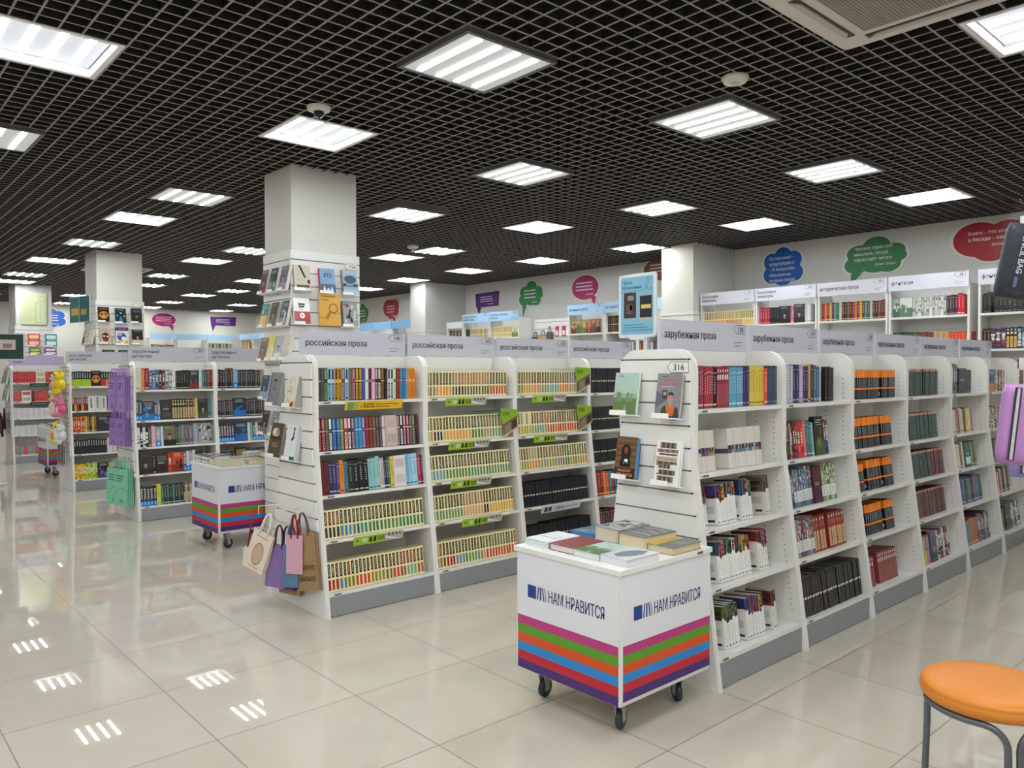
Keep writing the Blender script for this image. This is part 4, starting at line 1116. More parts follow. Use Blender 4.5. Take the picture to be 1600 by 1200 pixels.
fill(MLN, K, 1, [P(5, .022, .17, ['#c03a30', '#d05040'], c2='#e8b8a0'), ('f', .13, .18, .03, art_bars, '#dcd8d4', '#b8504a', '#a8a8a4'), ('g', .04), P(17, .022, .18, ['#b8242a', '#c43a3a'], c2='#e8a8a0')], rec=.04)
fill(MLN, K, 2, [P(26, .026, .17, ['#d8d4d4', '#d0cccc', '#e0dede'], 'pale', '#b8a8b4', '#c8c4c4')], rec=.04)
fill(MLN, K, 3, [P(26, .026, .16, ['#d4d2d4', '#dcdada', '#d0d0d4'], 'pale', '#b0b0bc', '#c8c4c8')], rec=.045)
fill(MLN, K, 4, [P(24, .026, .14, ['#a86a8a', '#7a9a60', '#4a8ab0', '#c87a3a', '#8a5a80', '#c83c2c'], 'plain', '#e0d8c8')], rec=.045)

# ------------------------------------------------------------------ wall shelving
WZ = [2.0, 1.655, 1.32, .98, .63, .2]
def wall_unit(M, label, w, sign, num, signcol='#c9cbd8', two=None, grp='white wall bookcases', number=True, plain_top=False):
    u = thing('bookcase', label, 'bookcase', M, grp)
    d = .29
    for xx in (0, w - .022):
        m = MB(); m.box(xx + .0003, -d, 0, xx + .0217, -.002, 2.31); m.build('side_panel', u, [LAMINATE])
    m = MB(); m.box(.022, -.012, .02, w - .022, -.002, 2.31); m.build('back_panel', u, [LAMINATE])
    for z in WZ:
        m = MB(); m.box(.0222, -d + .002, z - .022, w - .0222, -.0122, z); m.build('shelf', u, [LAMINATE])
    m = MB(); m.box(.0222, -d + .02, .003, w - .0222, -d + .036, .17); m.build('plinth', u, [GREYLAM])
    if plain_top:
        m = MB(); m.box(.0222, -d + .001, 2.2, w - .0222, -d + .019, 2.31); m.build('fascia', u, [LAMINATE])
    else:
        sign_panel(u, .004, w - .004, 2.272, 2.422, -d - .018, sign, num, signcol, two=two, qr=False, h=.052, number=number)
    return u
XW = 7.508
def WM(y):
    return T(XW, y, 0) @ RZ(-90)
def wfill(M, key, i, spec, **k):
    fill(M, key, i, spec, zlist=WZ, tilt=0, front=-.288, endname='far', **k)
PW = '#d7d8e2'
BLs = '#a9cdec'
U21, U20, U19, U18, U17 = WM(.838), WM(.066), WM(-.708), WM(-1.483), WM(-2.325)
wall_unit(U21, 'white wall bookcase under the biography sign numbered 21, beside the pier', .765, 'Биографии', '21', PW, 'мемуары')
wall_unit(U20, 'white wall bookcase under the biography sign numbered 20, with pink-spined books', .765, 'Биографии', '20', PW, 'мемуары')
wall_unit(U19, 'white wall bookcase under the historical prose sign numbered 19', .765, 'историческая проза', '19', PW)
wall_unit(U18, 'white wall bookcase under the fantasy sign numbered 18', .77, 'фэнтези', '18', PW)
wall_unit(U17, 'white wall bookcase under the second fantasy sign, partly behind the hanging pencil bags', .825, 'фэнтези', '17', PW)
wfill(U21, '21-wall', 0, creamrow([(4, '#c8a040', ['#b07a30', '#8a3024']), (1, '#4a7a98', ['#2a4a68']), (7, '#d87a30', ['#8a9a3c', '#b8502c']), (8, '#c8502c', ['#c89040', '#7a8a3a']), (6, '#d8b040', ['#2c7a4a', '#b86a30'])], .026, .19), rec=.04)
wfill(U20, '20-wall', 0, [('s', 4, 'plain', .034, .2, ['#b83a4a', '#a8283a'], '#e8c0c8', 'grey'), ('s', 3, 'plain', .04, .2, '#1c1c20', '#6a6a70', 'grey'), ('f', .14, .2, .03, art_portrait, '#2a2a2c', '#1c1c1e', '#c8c8c8'), ('s', 1, 'plain', .04, .2, '#e0609a', '#f8d0e0', 'grey'), ('f', .13, .21, .03, art_portrait, '#3a3a3c', '#26262a', '#d8d8d8'), ('s', 3, 'plain', .034, .205, ['#d8d8d8', '#e8e6e0', '#8a8a8c'], '#4a4a4c', 'grey')], rec=.04)
wfill(U19, '19-wall', 0, [('s', 25, 'plain', .0275, .2, ['#8a2c24', '#d86a2c', '#7a2038', '#c8a02c', '#6a1c30', '#3a8a80', '#2c5a58', '#c8b8a8', '#5a2c28', '#26262a', '#8a3a30', '#3a3028'], '#d8c8a8', 'grey')], rec=.04)
wfill(U18, '18-wall', 0, [('f', .07, .2, .03, art_mix, '#8aa890', '#4a6a58', '#d8d8d0'), ('f', .12, .2, .03, art_mix, '#d8dcd8', '#5a7a5a', '#c8a8b8'), ('s', 12, 'picture', .026, .2, ['#c8c8c8', '#b8a8b8', '#d8d8d4', '#9a98a8'], '#6a6a78', '#a8c890'), ('s', 4, 'plain', .026, .2, ['#2a2a30', '#6a2430', '#3a2438'], '#c8b8b8', 'grey'), ('s', 2, 'plain', .03, .21, '#d02430', '#f0c0c0', 'grey')], rec=.04)
wfill(U18, '18-wall', 1, [('s', 8, 'plain', .028, .19, ['#26302c', '#1f6a48', '#1c3a30'], '#c8b8a0', 'grey'), ('s', 6, 'plain', .028, .18, ['#7a2c24', '#5a2420'], '#d8b890', 'grey'), ('s', 5, 'plain', .026, .185, ['#c8a880', '#b89468'], '#5a4030', 'grey'), ('s', 7, 'plain', .03, .175, ['#e0481c', '#d8401a'], '#f0b890', 'grey')], rec=.04)
wfill(U19, '19-wall', 1, [('g', .4), ('s', 10, 'plain', .027, .15, ['#2a2a2e', '#3a3a40'], '#8a8a8c', 'grey')], rec=.04)
wfill(U17, '17-wall', 0, [('s', 2, 'plain', .034, .2, '#1f1f22', '#6a6a6c', 'grey'), ('g', .025), ('s', 12, 'plain', .038, .2, ['#1c1c1f', '#232326'], '#7a7468', 'grey')], rec=.04)
wfill(U17, '17-wall', 1, [('s', 2, 'plain', .034, .2, '#3a2c28', '#c8a080', 'grey'), ('s', 3, 'picture', .042, .2, ['#2f3f5c', '#26344a'], '#c8d0e0', '#8a3a30'), ('s', 3, 'redlabel', .03, .2, '#20283c', '#d8b060', '#e0c080'), ('s', 9, 'picture', .034, .21, ['#2f3644', '#4a5464', '#26262c'], '#8aa0b8', '#c8c8c8')], rec=.04)
wfill(U17, '17-wall', 2, [('s', 10, 'plain', .03, .16, ['#6a2c28', '#2a2a2c', '#d8ccb0', '#7a3a30', '#1c3438', '#c8b8b0'], '#c8b890', 'grey')], rec=.04)

M24 = [WM(3.17), WM(2.455), WM(1.725)]
wall_unit(M24[0], 'white wall bookcase under a pale blue sign, face-out war books on it', .705, 'военное дело', '24', BLs)
wall_unit(M24[1], 'white wall bookcase under the pale blue history sign, behind the tall blue poster', .72, 'история России', '23', BLs)
wall_unit(M24[2], 'white wall bookcase between the blue poster and the wall pier', .34, '', '', BLs)
wfill(M24[0], '24-wall', 0, [('f', .095, .2, .03, art_mix, c, d, e) for c, d, e in (('#a89060', '#7a3a2a', '#c8b890'), ('#b8a080', '#5a6a48', '#8a4a3a'), ('#a8a058', '#6a7a40', '#c8c090'), ('#c07a58', '#8a3028', '#d8b898'), ('#a87860', '#6a4a38', '#b8402c'), ('#8a6a50', '#3a3430', '#c8a890'))], rec=.04)
wfill(M24[0], '24-wall', 1, [('g', .45), ('s', 4, 'plain', .034, .18, ['#b83a3a', '#3a6a88', '#c87a70'], '#e0d0c8', 'grey')], rec=.04)
wfill(M24[1], '23-wall', 0, [('s', 15, 'blackband', .042, .23, ['#1c1a18', '#26221c', '#6a4a2c'], '#b89858', '#8a6a40')], rec=.04)
wfill(M24[1], '23-wall', 1, [('s', 20, 'plain', .033, .19, ['#26382c', '#c8c8c0', '#3a5a4a', '#5a6a8a', '#2a2a30', '#b8502c'], '#d8d0b8', 'grey')], rec=.04)
wfill(M24[2], 'pier-side-wall', 1, [('s', 8, 'plain', .033, .2, ['#8a8aa8', '#c8ccd8', '#4a3a34', '#6a2c28'], '#d8d0b8', 'grey')], rec=.04)
M26 = [WM(6.175), WM(5.71), WM(4.995)]
wall_unit(M26[0], 'narrow white wall bookcase without a sign, beside the far pier', .455, None, '', plain_top=True)
wall_unit(M26[1], 'white wall bookcase under the pale blue arts sign, below the purple bubble', .705, 'искусство театр', '26', BLs, 'музыка, кино')
wall_unit(M26[2], 'white wall bookcase under the pale blue society sign, below the green bubble', .73, 'общество политика', '25', BLs, 'культура')
wfill(M26[0], 'narrow-wall', 0, [('s', 11, 'plain', .032, .16, ['#3a2a24', '#5a4a48', '#a88a70'], '#c8b8a8', 'grey')], rec=.04)
wfill(M26[1], '26-wall', 0, [('s', 3, 'plain', .04, .17, '#26262a', '#6a6a6c', 'grey'), *creamrow([(15, '#a86a40', ['#8a5a30', '#6a3a24'])], .032, .17)], rec=.04)
wfill(M26[2], '25-wall', 0, [*creamrow([(15, '#c8a860', ['#b89a60', '#a8885a'])], .032, .18), ('f', .14, .19, .03, art_mix, '#d8d4b8', '#6a8a4a', '#b88a50')], rec=.04)
MFL = [WM(9.25), WM(8.62), WM(7.925)]
for k, (mm, w, lab) in enumerate(zip(MFL, (.62, .685, .685), ('nearest the tall pillar', 'below the small red bubble', 'beside the far pier'))):
    wall_unit(mm, f'distant white wall bookcase under a sky blue sign, {lab}', w, None if False else '', '', '#8fc3ee')
MR4 = [WM(15.2), WM(14.42)]
for k, (mm, lab) in enumerate(zip(MR4, ('nearer the room corner', 'next to the tall pillar edge'))):
    wall_unit(mm, f'distant white wall bookcase with pale blue sign, {lab}', .78, '', '', BLs)
FW = [T(5.13, 16.08, 0), T(5.80, 16.08, 0), T(6.56, 16.08, 0)]
for k, (mm, w, lab) in enumerate(zip(FW, (.66, .75, .79), ('under the magenta bubble', 'between the magenta and purple bubbles', 'under the purple rectangular bubble'))):
    wall_unit(mm, f'pale-signed white bookcase on the far wall, {lab}', w, '', '', BLs)
wfill(FW[0], 'far-wall', 0, [('s', 14, 'picture', .04, .14, ['#5a4a38', '#8a7a50', '#7a2c30', '#a88a60'], '#c8b890', '#3a3a30')], rec=.04)
wfill(FW[2], 'far-wall-purple', 0, [('s', 18, 'plain', .036, .2, ['#d8d8d4', '#8a9a50', '#c8c8b0', '#5a7a3a', '#6a8a48'], '#5a5a48', 'grey')], rec=.04)
wfill(MR4[0], 'corner-wall', 0, [('s', 9, 'plain', .05, .2, ['#d8901c', '#c87a1c', '#7a5a9a', '#d8d8d8'], '#f0d8a0', 'grey')], rec=.04)

# slat wall section with bags between the two blue-signed runs
def slat_face(mb, x0, x1, z0, z1, y=0.0, step=.1033, top=None):
    zs = []
    z = top if top else z1 - .05
    while z > z0 + .03:
        zs.append(z); z -= step
    e = [z1] + zs + [z0]
    for a, b in zip(e[:-1], e[1:]):
        mb.box(x0, y - .016, b + (.006 if b != z0 else 0), x1, y - .003, a - (.002 if a != z1 else 0), '#e7e6e2')
    for z in zs:
        mb.box(x0 + .002, y - .007, z - .002, x1 - .002, y - .003, z + .006, '#84827e', 1)
    mb.box(x0, y - .003, z0, x1, y, z1, '#d8d6d0')
sw = thing('slatwall_display', 'white slatted wall display hung with bags between blue-signed bookcases', 'display', WM(4.22))
m = MB(); slat_face(m, .01, 1.02, .0, 2.27, -.0); m.build('slatwall_panel', sw, [LAMINATE, PAINT])
def tote(name, label, cat, M, w, h, d, col, hcol=None, drop=.09, grp=None, art=None, cord=.004, flat=False):
    """bag hanging from its handles: local x width, -y front, origin at the middle of the handle top"""
    t = thing(name, label, cat, M, grp)
    zt, zb = -drop, -drop - h
    m = MB()
    k = .8 if not flat else 1
    pts = [(-w / 2, -d / 2, zb), (w / 2, -d / 2, zb), (w / 2, d / 2, zb), (-w / 2, d / 2, zb), (-w / 2, -d / 2 * .35, zt), (w / 2, -d / 2 * .35, zt), (w / 2, d / 2 * .35, zt), (-w / 2, d / 2 * .35, zt)]
    b = len(m.v)
    m.v += pts
    for q in ((0, 3, 2, 1), (0, 1, 5, 4), (2, 3, 7, 6)):
        m.face([b + i for i in q], col)
    # gussets folded inwards
    for s in (-1, 1):
        i = len(m.v)
        xi = s * (w / 2 - d * .28)
        m.v += [(xi, 0, zb), (xi + s * .002, 0, zt)]
        a = (0, 3, 7, 4) if s < 0 else (1, 2, 6, 5)
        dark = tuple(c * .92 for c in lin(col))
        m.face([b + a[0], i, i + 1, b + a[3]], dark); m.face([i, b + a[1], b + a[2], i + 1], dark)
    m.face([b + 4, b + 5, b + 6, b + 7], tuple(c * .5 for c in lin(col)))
    if art:
        art(m, w, h, d, zt, zb)
    m.build('body', t)
    for s in (-1, 1):
        m = MB()
        hw = w * .2
        p = []
        for j in range(13):
            a = math.pi * j / 12
            p.append((-hw * math.cos(a), s * (d / 2 * .35 + .001) * (1 - .8 * math.sin(a)), zt - .02 + (drop + .02) * math.sin(a) ** .8))
        m.tube(p, cord, hcol or col, 6)
        m.build('handle', t)
    return t
def bag_lines(col, rows=3):
    def f(m, w, h, d, zt, zb):
        def P(u, v):
            y = -d / 2 * (.35 + .65 * (1 - v)) - .0008
            return (-w / 2 + u * w, y, zb + v * (zt - zb))
        for k in range(rows):
            v = .8 - k * .07
            m.poly([P(.15, v), P(.75 - .08 * k, v), P(.75 - .08 * k, v + .025), P(.15, v + .025)], col)
        for k in range(2):
            m.poly([P(.45, .16 - k * .06), P(.7, .16 - k * .06), P(.7, .185 - k * .06), P(.45, .185 - k * .06)], col)
        n = 10
        for k in range(n):
            u0, u1 = k / n, (k + 1) / n
            g = lambda u: .36 + .1 * math.sin(u * 4.2 - .9) + .04 * u
            m.poly([P(u0, g(u0)), P(u1, g(u1)), P(u1, g(u1) + .012), P(u0, g(u0) + .012)], col)
    return f
for k, (x, z, w, h, c, lab) in enumerate([(.1, 2.08, .16, .2, '#3a4a40', 'dark green'), (.27, 2.1, .19, .22, '#c8a070', 'kraft'), (.42, 2.15, .12, .26, '#55575c', 'grey')]):
    tote('gift_bag', f'distant {lab} gift bag on the slatted wall display, under the pink bubble', 'bag', WM(4.22) @ T(x, -.06, z), w, h, .07, c, '#5a4a3a')
def packet(M, w, h, col, label, grp, c2='#e8e4e0'):
    m = MB()
    m.hexa([(-w / 2, -.012, -h), (w / 2, -.012, -h), (w / 2, .012, -h), (-w / 2, .012, -h), (-w / 2, -.004, 0), (w / 2, -.004, 0), (w / 2, .004, 0), (-w / 2, .004, 0)], col)
    m.poly([(-w * .4, -.0135, -h * .9), (w * .4, -.0135, -h * .9), (w * .4, -.009, -h * .45), (-w * .4, -.009, -h * .45)], c2)
    return tag(m.build('packet', None), label, 'packet', grp, M)
bpy.context.view_layer.update()
PKH = []
for k, c in enumerate(['#c83a58', '#d8d4d0', '#b82c48', '#e0dcd8', '#a02c40', '#c8c0b8']):
    packet(WM(4.22) @ T(.56 + .075 * k, -.03, 2.15), .065, .16, c, f'small hanging packet, {ordinal(k)} along from the grey bag on the slatted display', 'packets on the slatted display', '#f0e8e4')
    PKH.append(.56 + .075 * k)

# ------------------------------------------------------------------ wall bubbles
def outline(circles, n=96):
    pts = []
    for k in range(n):
        a = 2 * math.pi * k / n
        dx, dz = math.cos(a), math.sin(a)
        best = 0
        for cx, cz, r in circles:
            b = cx * dx + cz * dz
            q = b * b - (cx * cx + cz * cz - r * r)
            if q >= 0:
                best = max(best, b + math.sqrt(q))
        pts.append((best * dx, best * dz))
    return pts
def bubble(M, w, h, shape, col, label, lines=None, tail=None, marks=3):
    t = thing('speech_bubble', label, 'wall decal', M)
    if shape == 'cloud':
        cs = [(0, .28, .2), (-.27, .16, .2), (.25, .17, .2), (-.27, -.14, .21), (.28, -.13, .2), (0, -.16, .26), (0, 0, .3)]
    elif shape == 'cloud2':
        cs = [(.02, .26, .22), (-.26, .12, .2), (.3, .12, .17), (-.3, -.14, .2), (.2, -.16, .2), (0, -.05, .3), (.36, .0, .13)]
    elif shape == 'heart':
        cs = [(-.2, .1, .36), (.22, .14, .3), (0, -.08, .3), (.3, -.06, .2)]
    elif shape == 'oval':
        cs = [(0, 0, .42)]
    else:
        cs = None
    if cs:
        pts = [(x * w, z * h) for x, z in outline(cs)]
    else:
        pts = [(-.47 * w, -.4 * h), (.47 * w, -.4 * h), (.5 * w, .42 * h), (-.5 * w, .38 * h)]
    k = 1.1
    m = MB()
    f = lambda a, b, c: (a, c, b)
    m.prism([(x * k, z * k) for x, z in pts], f, -.012, -.001, '#e8e6e2')
    if tail:
        tw = w * .09
        m.prism([(tail[0] * w - tw * 1.4, -.3 * h), (tail[0] * w + tw * 1.4, -.3 * h), (tail[1] * w, tail[2] * h - .03)], f, -.0119, -.0011, '#e8e6e2')
    m.build('backing', t)
    m = MB()
    m.prism(pts, f, -.018, -.0121, col)
    if tail:
        m.prism([(tail[0] * w - tw, -.33 * h), (tail[0] * w + tw, -.33 * h), (tail[1] * w, tail[2] * h)], f, -.0179, -.0122, col)
    m.build('face', t)
    m = MB()
    if lines:
        n = len(lines)
        sz = h * .105
        for i, s in enumerate(lines):
            last = i == n - 1
            wd = text_geo(s)[2] * sz * (.75 if last else 1)
            mx = w * .62
            x0 = -w * .34 if not last else w * .0
            m.text(s, (x0, -.0186, h * (.2 - .13 * i)), (1, 0, 0), (0, 0, 1), sz * (.75 if last else 1), '#e4e4e6', 0, min(wd, mx if not last else w * .34))
    else:
        for i in range(marks):
            z = h * (.14 - .12 * i)
            m.poly([(-w * .28, -.0186, z), (w * rnd.uniform(.12, .3), -.0186, z), (w * .25, -.0186, z + h * .045), (-w * .28, -.0186, z + h * .045)], '#d8cfd8')
        m.poly([(w * .02, -.0186, -h * .26), (w * .26, -.0186, -h * .26), (w * .26, -.0186, -h * .23), (w * .02, -.0186, -h * .23)], '#d8cfd8')
    m.build('lettering', t)
XB = 8.029
def BM(y, z):
    return T(XB, y, z) @ RZ(-90)
bubble(BM(.155, 2.755), .56, .54, 'cloud', '#1f5fb4', 'blue cloud bubble on the wall above the biography shelf numbered 20', ['Осторожно! –', 'предупредил я.', '– Я вооружён', 'обширным', 'словарным запасом', 'Дэвид Левитан'])
bubble(BM(-1.0, 2.76), .72, .5, 'cloud2', '#2f7d45', 'green cloud bubble on the wall above the fantasy shelf numbered 18', ['Человек перестаёт', 'мыслить, когда', 'перестаёт читать', 'Дени Дидро'], (-.3, -.4, -.62))
bubble(BM(-2.2, 2.78), .66, .5, 'heart', '#a81f2d', 'red bubble on the wall, partly hidden by the hanging pencil bags', ['Книги – это ноты,', 'а беседа – пение', 'Антон Чехов'], (.28, .38, -.66))
bubble(BM(6.0, 2.755), .68, .33, 'rect', '#5a2478', 'purple rectangular bubble on the side wall beside the far pier', None, (-.34, -.36, -.85))
bubble(BM(4.83, 2.75), .6, .5, 'cloud2', '#2f8340', 'green cloud bubble on the side wall above the society shelf', None, (-.28, -.34, -.72))
bubble(BM(3.57, 2.78), .68, .46, 'oval', '#b42a66', 'pink oval bubble on the side wall above the war-book shelf', None, (.26, .3, -.66))
bubble(BM(2.05, 2.93), .8, .4, 'oval', '#8a5a34', 'brown bubble peeking out between the blue poster and the pier', None)
bubble(BM(10.35, 2.72), .5, .5, 'cloud2', '#2f8340', 'green cloud bubble just showing past the edge of the tall pillar', None, (-.2, -.3, -.6))
bubble(BM(9.18, 2.75), .56, .5, 'heart', '#b82c38', 'small red bubble between the tall pillar and the far pier', None, (.2, .2, -.66))
FM = lambda x, z: T(x, 16.099, z)
bubble(FM(5.57, 2.79), .7, .4, 'oval', '#b0246e', 'magenta oval bubble on the far wall', None, (.25, .32, -.75))
bubble(FM(7.12, 2.81), .72, .3, 'rect', '#5e2a7c', 'purple rectangular bubble on the far wall', None, (-.38, -.4, -.95))
bubble(FM(3.0, 2.71), .66, .5, 'cloud', '#1f68c8', 'blue cloud bubble on the far wall beyond the second pillar', None, None)

# ------------------------------------------------------------------ pillars
def add_rest(parent, M, w, depth=.045):
    m, q = MB(), MB()
    q.box(-.012, -.004, -.006, w + .012, depth, -.0015, '#f0efec')
    q.box(-.012, -.008, -.006, w * .62, -.004, .018, '#f0efec')
    m.add(q, parent.matrix_world.inverted() @ M)
    m.build('book_rest', parent)
def show(parent, Mf, x, z, w, h, th, art, c1, c2, c3, label, lean=9, grp=None, out=.055, rest=True, pages='#d9d6cf'):
    """a face-out book on a rest hooked into a slatted panel; Mf: panel face frame (front is -y)"""
    M = Mf @ T(x, -out, z) @ RX(-lean)
    if rest:
        add_rest(parent, M, w, th + .006)
    return display_book(M, w, h, th, art, c1, c2, c3, label, grp, pages)
def pillar(x0, y0, x1, y1, label, top=2.41):
    p = thing('pillar', label, 'pillar', T(x0, y0, 0))
    w, d = x1 - x0, y1 - y0
    m = MB(); m.box(0, 0, 0, w, d, H + .3); m.build('shaft', p, [WALLM])
    m = MB(); q = MB(); slat_face(q, -.018, w + .018, .1, top, 0, .1033, top - .075); m.add(q, T(0, -.001, 0)); m.build('slatwall_panel', p, [LAMINATE, PAINT])
    m = MB(); q = MB(); slat_face(q, 0, d, .1, top, 0, .1033, top - .075); m.add(q, T(-.001, d, 0) @ RZ(-90)); m.build('slatwall_panel', p, [LAMINATE, PAINT])
    bpy.context.view_layer.update()
    return p
pA = pillar(*PILLARS[0], 'nearest white square pillar, slat panels of face-out books around it')
pB = pillar(*PILLARS[1], 'second white square pillar, behind the grey detective signs')
pC = pillar(*PILLARS[2], 'third white square pillar, with a pale green plan sheet on it', 2.3)
def plate(parent, M, s):
    m, q = MB(), MB()
    q.box(0, -.004, 0, .115, 0, .052, '#eceae4')
    m.add(q, parent.matrix_world.inverted() @ M)
    o = m.build('number_plate', parent)
    m, q = MB(), MB()
    if s:
        q.text(s, (.035, -.0046, .011), (1, 0, 0), (0, 0, 1), .042, '#1a1a1e')
    for a, b, c, d in ((0, .0, .112, .002), (.02, .05, .112, .052), (.11, 0, .112, .052)):
        q.box(a, -.0046, b, c, -.0041, d, '#1a1a1e')
    q.poly([(0, -.0045, .026), (.002, -.0045, .024), (.024, -.0045, .05), (.02, -.0045, .052)], '#1a1a1e')
    q.poly([(0, -.0045, .026), (.02, -.0045, 0), (.024, -.0045, .002), (.002, -.0045, .028)], '#1a1a1e')
    m.add(q, parent.matrix_world.inverted() @ M)
    m.build('lettering', o)
FA = T(1.63, .762, 0)
LA = T(1.612, 1.26, 0) @ RZ(-90)
plate(pA, FA @ T(.45, -.016, 2.29), '154')
GA = 'face-out books on the nearest pillar'
show(pA, FA, -.005, 2.095, .135, .2, .025, art_lightning, '#c9c2ae', '#55503f', '#2c2824', 'face-out pale book with a black diagonal slash, high on the nearest pillar', grp=GA)
show(pA, FA, .215, 2.085, .135, .2, .03, art_kto, '#c43a4a', '#7fa4c4', '#4a6a88', 'face-out blue book titled КТО, high on the nearest pillar', grp=GA)
show(pA, FA, .42, 2.085, .135, .205, .032, art_storm, '#8a7a6a', '#27405c', '#8fb0c4', 'face-out stormy blue book under the 154 plate on the nearest pillar', grp=GA)
show(pA, FA, -.01, 1.83, .135, .205, .025, art_red_label, '#eeeeec', '#b01d30', '#26262a', 'face-out white and red book beside the yellow sign on the nearest pillar', grp=GA)
show(pA, FA, .42, 1.825, .135, .2, .03, art_bw_trees, '#7a7a78', '#2c2c2e', '#d0d0d0', 'face-out black and white tree book on the nearest pillar, past the yellow sign', grp=GA)
LB = [(0.02, 2.095, '#5a5450', '#7a2c30', 'grey and red'), (.2, 2.095, '#1c2a22', '#3f7a58', 'dark green'), (.385, 2.095, '#6a6478', '#8a84a0', 'greyish violet'),
      (.02, 1.82, '#3f8a88', '#e0b050', 'teal and yellow'), (.2, 1.82, '#4a3f38', '#6a5a48', 'brown'), (.385, 1.82, '#3a3f4c', '#8a8a90', 'slate blue'),
      (.0, 1.545, '#6a4a44', '#8a5a50', 'dull brown'), (.145, 1.55, '#d8c820', '#e8e0a0', 'bright yellow'), (.28, 1.55, '#a8b8c4', '#e0e6ea', 'pale blue'), (.41, 1.55, '#d8c8b4', '#c8b8a4', 'peach cream'),
      (.02, 1.235, '#3a5278', '#8aa0c4', 'dark blue'), (.2, 1.235, '#5a5a5c', '#8a8a8c', 'dull grey'), (.02, .945, '#4a4048', '#7a6a70', 'plum grey'), (.2, .945, '#8a8c8e', '#c8c8c8', 'silver')]
for k, (x, z, c1, c2, nm) in enumerate(LB):
    lv = ['uppermost', 'second', 'third', 'fourth', 'fifth'][[2.095, 1.82, 1.545, 1.235, .945].index(min([2.095, 1.82, 1.545, 1.235, .945], key=lambda q: abs(q - z)))]
    show(pA, LA, x, z, .125, .195, .032, art_mix if k % 2 else art_portrait, c1, c2, '#c8c4bc', f'{nm} face-out book on the aisle side of the nearest pillar, {lv} row', grp=GA, lean=12)
# yellow sign on the pillar
m = MB()
m.box(0, -.004, 0, .19, 0, .265, '#d8a84c')
t_ = thing('promo_sign', 'yellow square sign with a red magnifier drawing on the nearest pillar', 'sign', FA @ T(.195, -.062, 1.822) @ RX(-3))
m.build('card', t_)
m = MB()
m.text('Криминальное', (.012, -.0045, .228), (1, 0, 0), (0, 0, 1), .026, '#5a2a1c', 0, .135); m.text('чтиво', (.014, -.0045, .2), (1, 0, 0), (0, 0, 1), .026, '#5a2a1c')
ring = [(.125 + .036 * math.cos(a), .14 + .036 * math.sin(a)) for a in [2 * math.pi * k / 24 for k in range(25)]]
def stroke(mb, pts, wd, y, col):
    for (a, b), (c, d) in zip(pts[:-1], pts[1:]):
        L = math.hypot(c - a, d - b) or 1
        nx, nz = -(d - b) / L * wd, (c - a) / L * wd
        mb.poly([(a + nx, y, b + nz), (a - nx, y, b - nz), (c - nx, y, d - nz), (c + nx, y, d + nz)], col)
stroke(m, ring, .0035, -.0046, '#8a3a20')
stroke(m, [(.1, .112), (.085, .105), (.06, .06), (.065, .052), (.078, .056), (.095, .1)], .003, -.0046, '#8a3a20')
stroke(m, [(0, .07), (.03, .062), (.06, .062), (.075, .075), (.1, .105), (.115, .11), (.125, .098), (.14, .096), (.16, .105), (.19, .103)], .0016, -.0047, '#8a3a20')
m.build('lettering', t_)
# second pillar
FB = T(1.63, 6.432, 0); LBm = T(1.612, 7.03, 0) @ RZ(-90)
GB = 'face-out books on the second pillar'
plate(pB, FB @ T(.43, -.016, 2.335), '')
for x, z, art, c1, c2, nm in [(0, 2.12, art_gold_face, '#2c1c12', '#b8803a', 'black and gold face'), (.21, 2.11, art_lady, '#1e3838', '#2f7fc4', 'dark teal book with a blue-gowned figure'), (.41, 2.12, art_eye, '#20242c', '#a06a3a', 'near-black book under the number plate'),
                              (.02, 1.83, art_skull, '#c8a890', '#3a2420', 'tan book with dark round shapes'), (.215, 1.82, art_blue_swirl, '#5a3a78', '#2f54b8', 'larger cream book with a blue swirl'), (.42, 1.83, art_portrait, '#1c2018', '#c8b8a0', 'black book with a pale portrait')]:
    show(pB, FB, x, z, .135 if 'larger' not in nm else .16, .2 if 'larger' not in nm else .235, .03, art, c1, c2, '#c8c0b0', f'face-out {nm}, on the second pillar', grp=GB)
for x, z, c, nm in [(.05, 1.55, '#3a2c28', 'dark brown'), (.25, 1.55, '#2c2c30', 'black')]:
    show(pB, FB, x, z, .15, .2, .03, art_mix, c, '#6a4a3a', '#8a7a6a', f'face-out {nm} book in the lowest visible row of the second pillar', grp=GB)
for x, z, c1, c2, nm in [(.06, 1.83, '#b06a2c', '#5a3018', 'orange-brown'), (.24, 1.83, '#7a8a7c', '#c8d0c0', 'grey green'), (.42, 1.83, '#c8b040', '#e8e0a8', 'dull yellow')]:
    show(pB, LBm, x, z, .12, .2, .03, art_mix, c1, c2, '#d8d0c0', f'{nm} face-out book on the aisle side of the second pillar', grp=GB, lean=12)
t_ = thing('poster', 'teal upright poster with a yellow picture, sticking out from the second pillar', 'poster', T(1.50, 7.28, 2.13) @ RZ(-80))
m = MB(); m.box(0, -.012, 0, .62, 0, .36, '#d0d8d4'); m.box(.01, -.014, .01, .29, -.0121, .35, '#2f7d80'); m.box(.31, -.014, .01, .61, -.0121, .35, '#2a6a70'); m.box(.06, -.0145, .1, .28, -.0141, .2, '#d8b050'); m.box(.36, -.0145, .1, .52, -.0141, .18, '#c8a048'); m.build('card', t_)
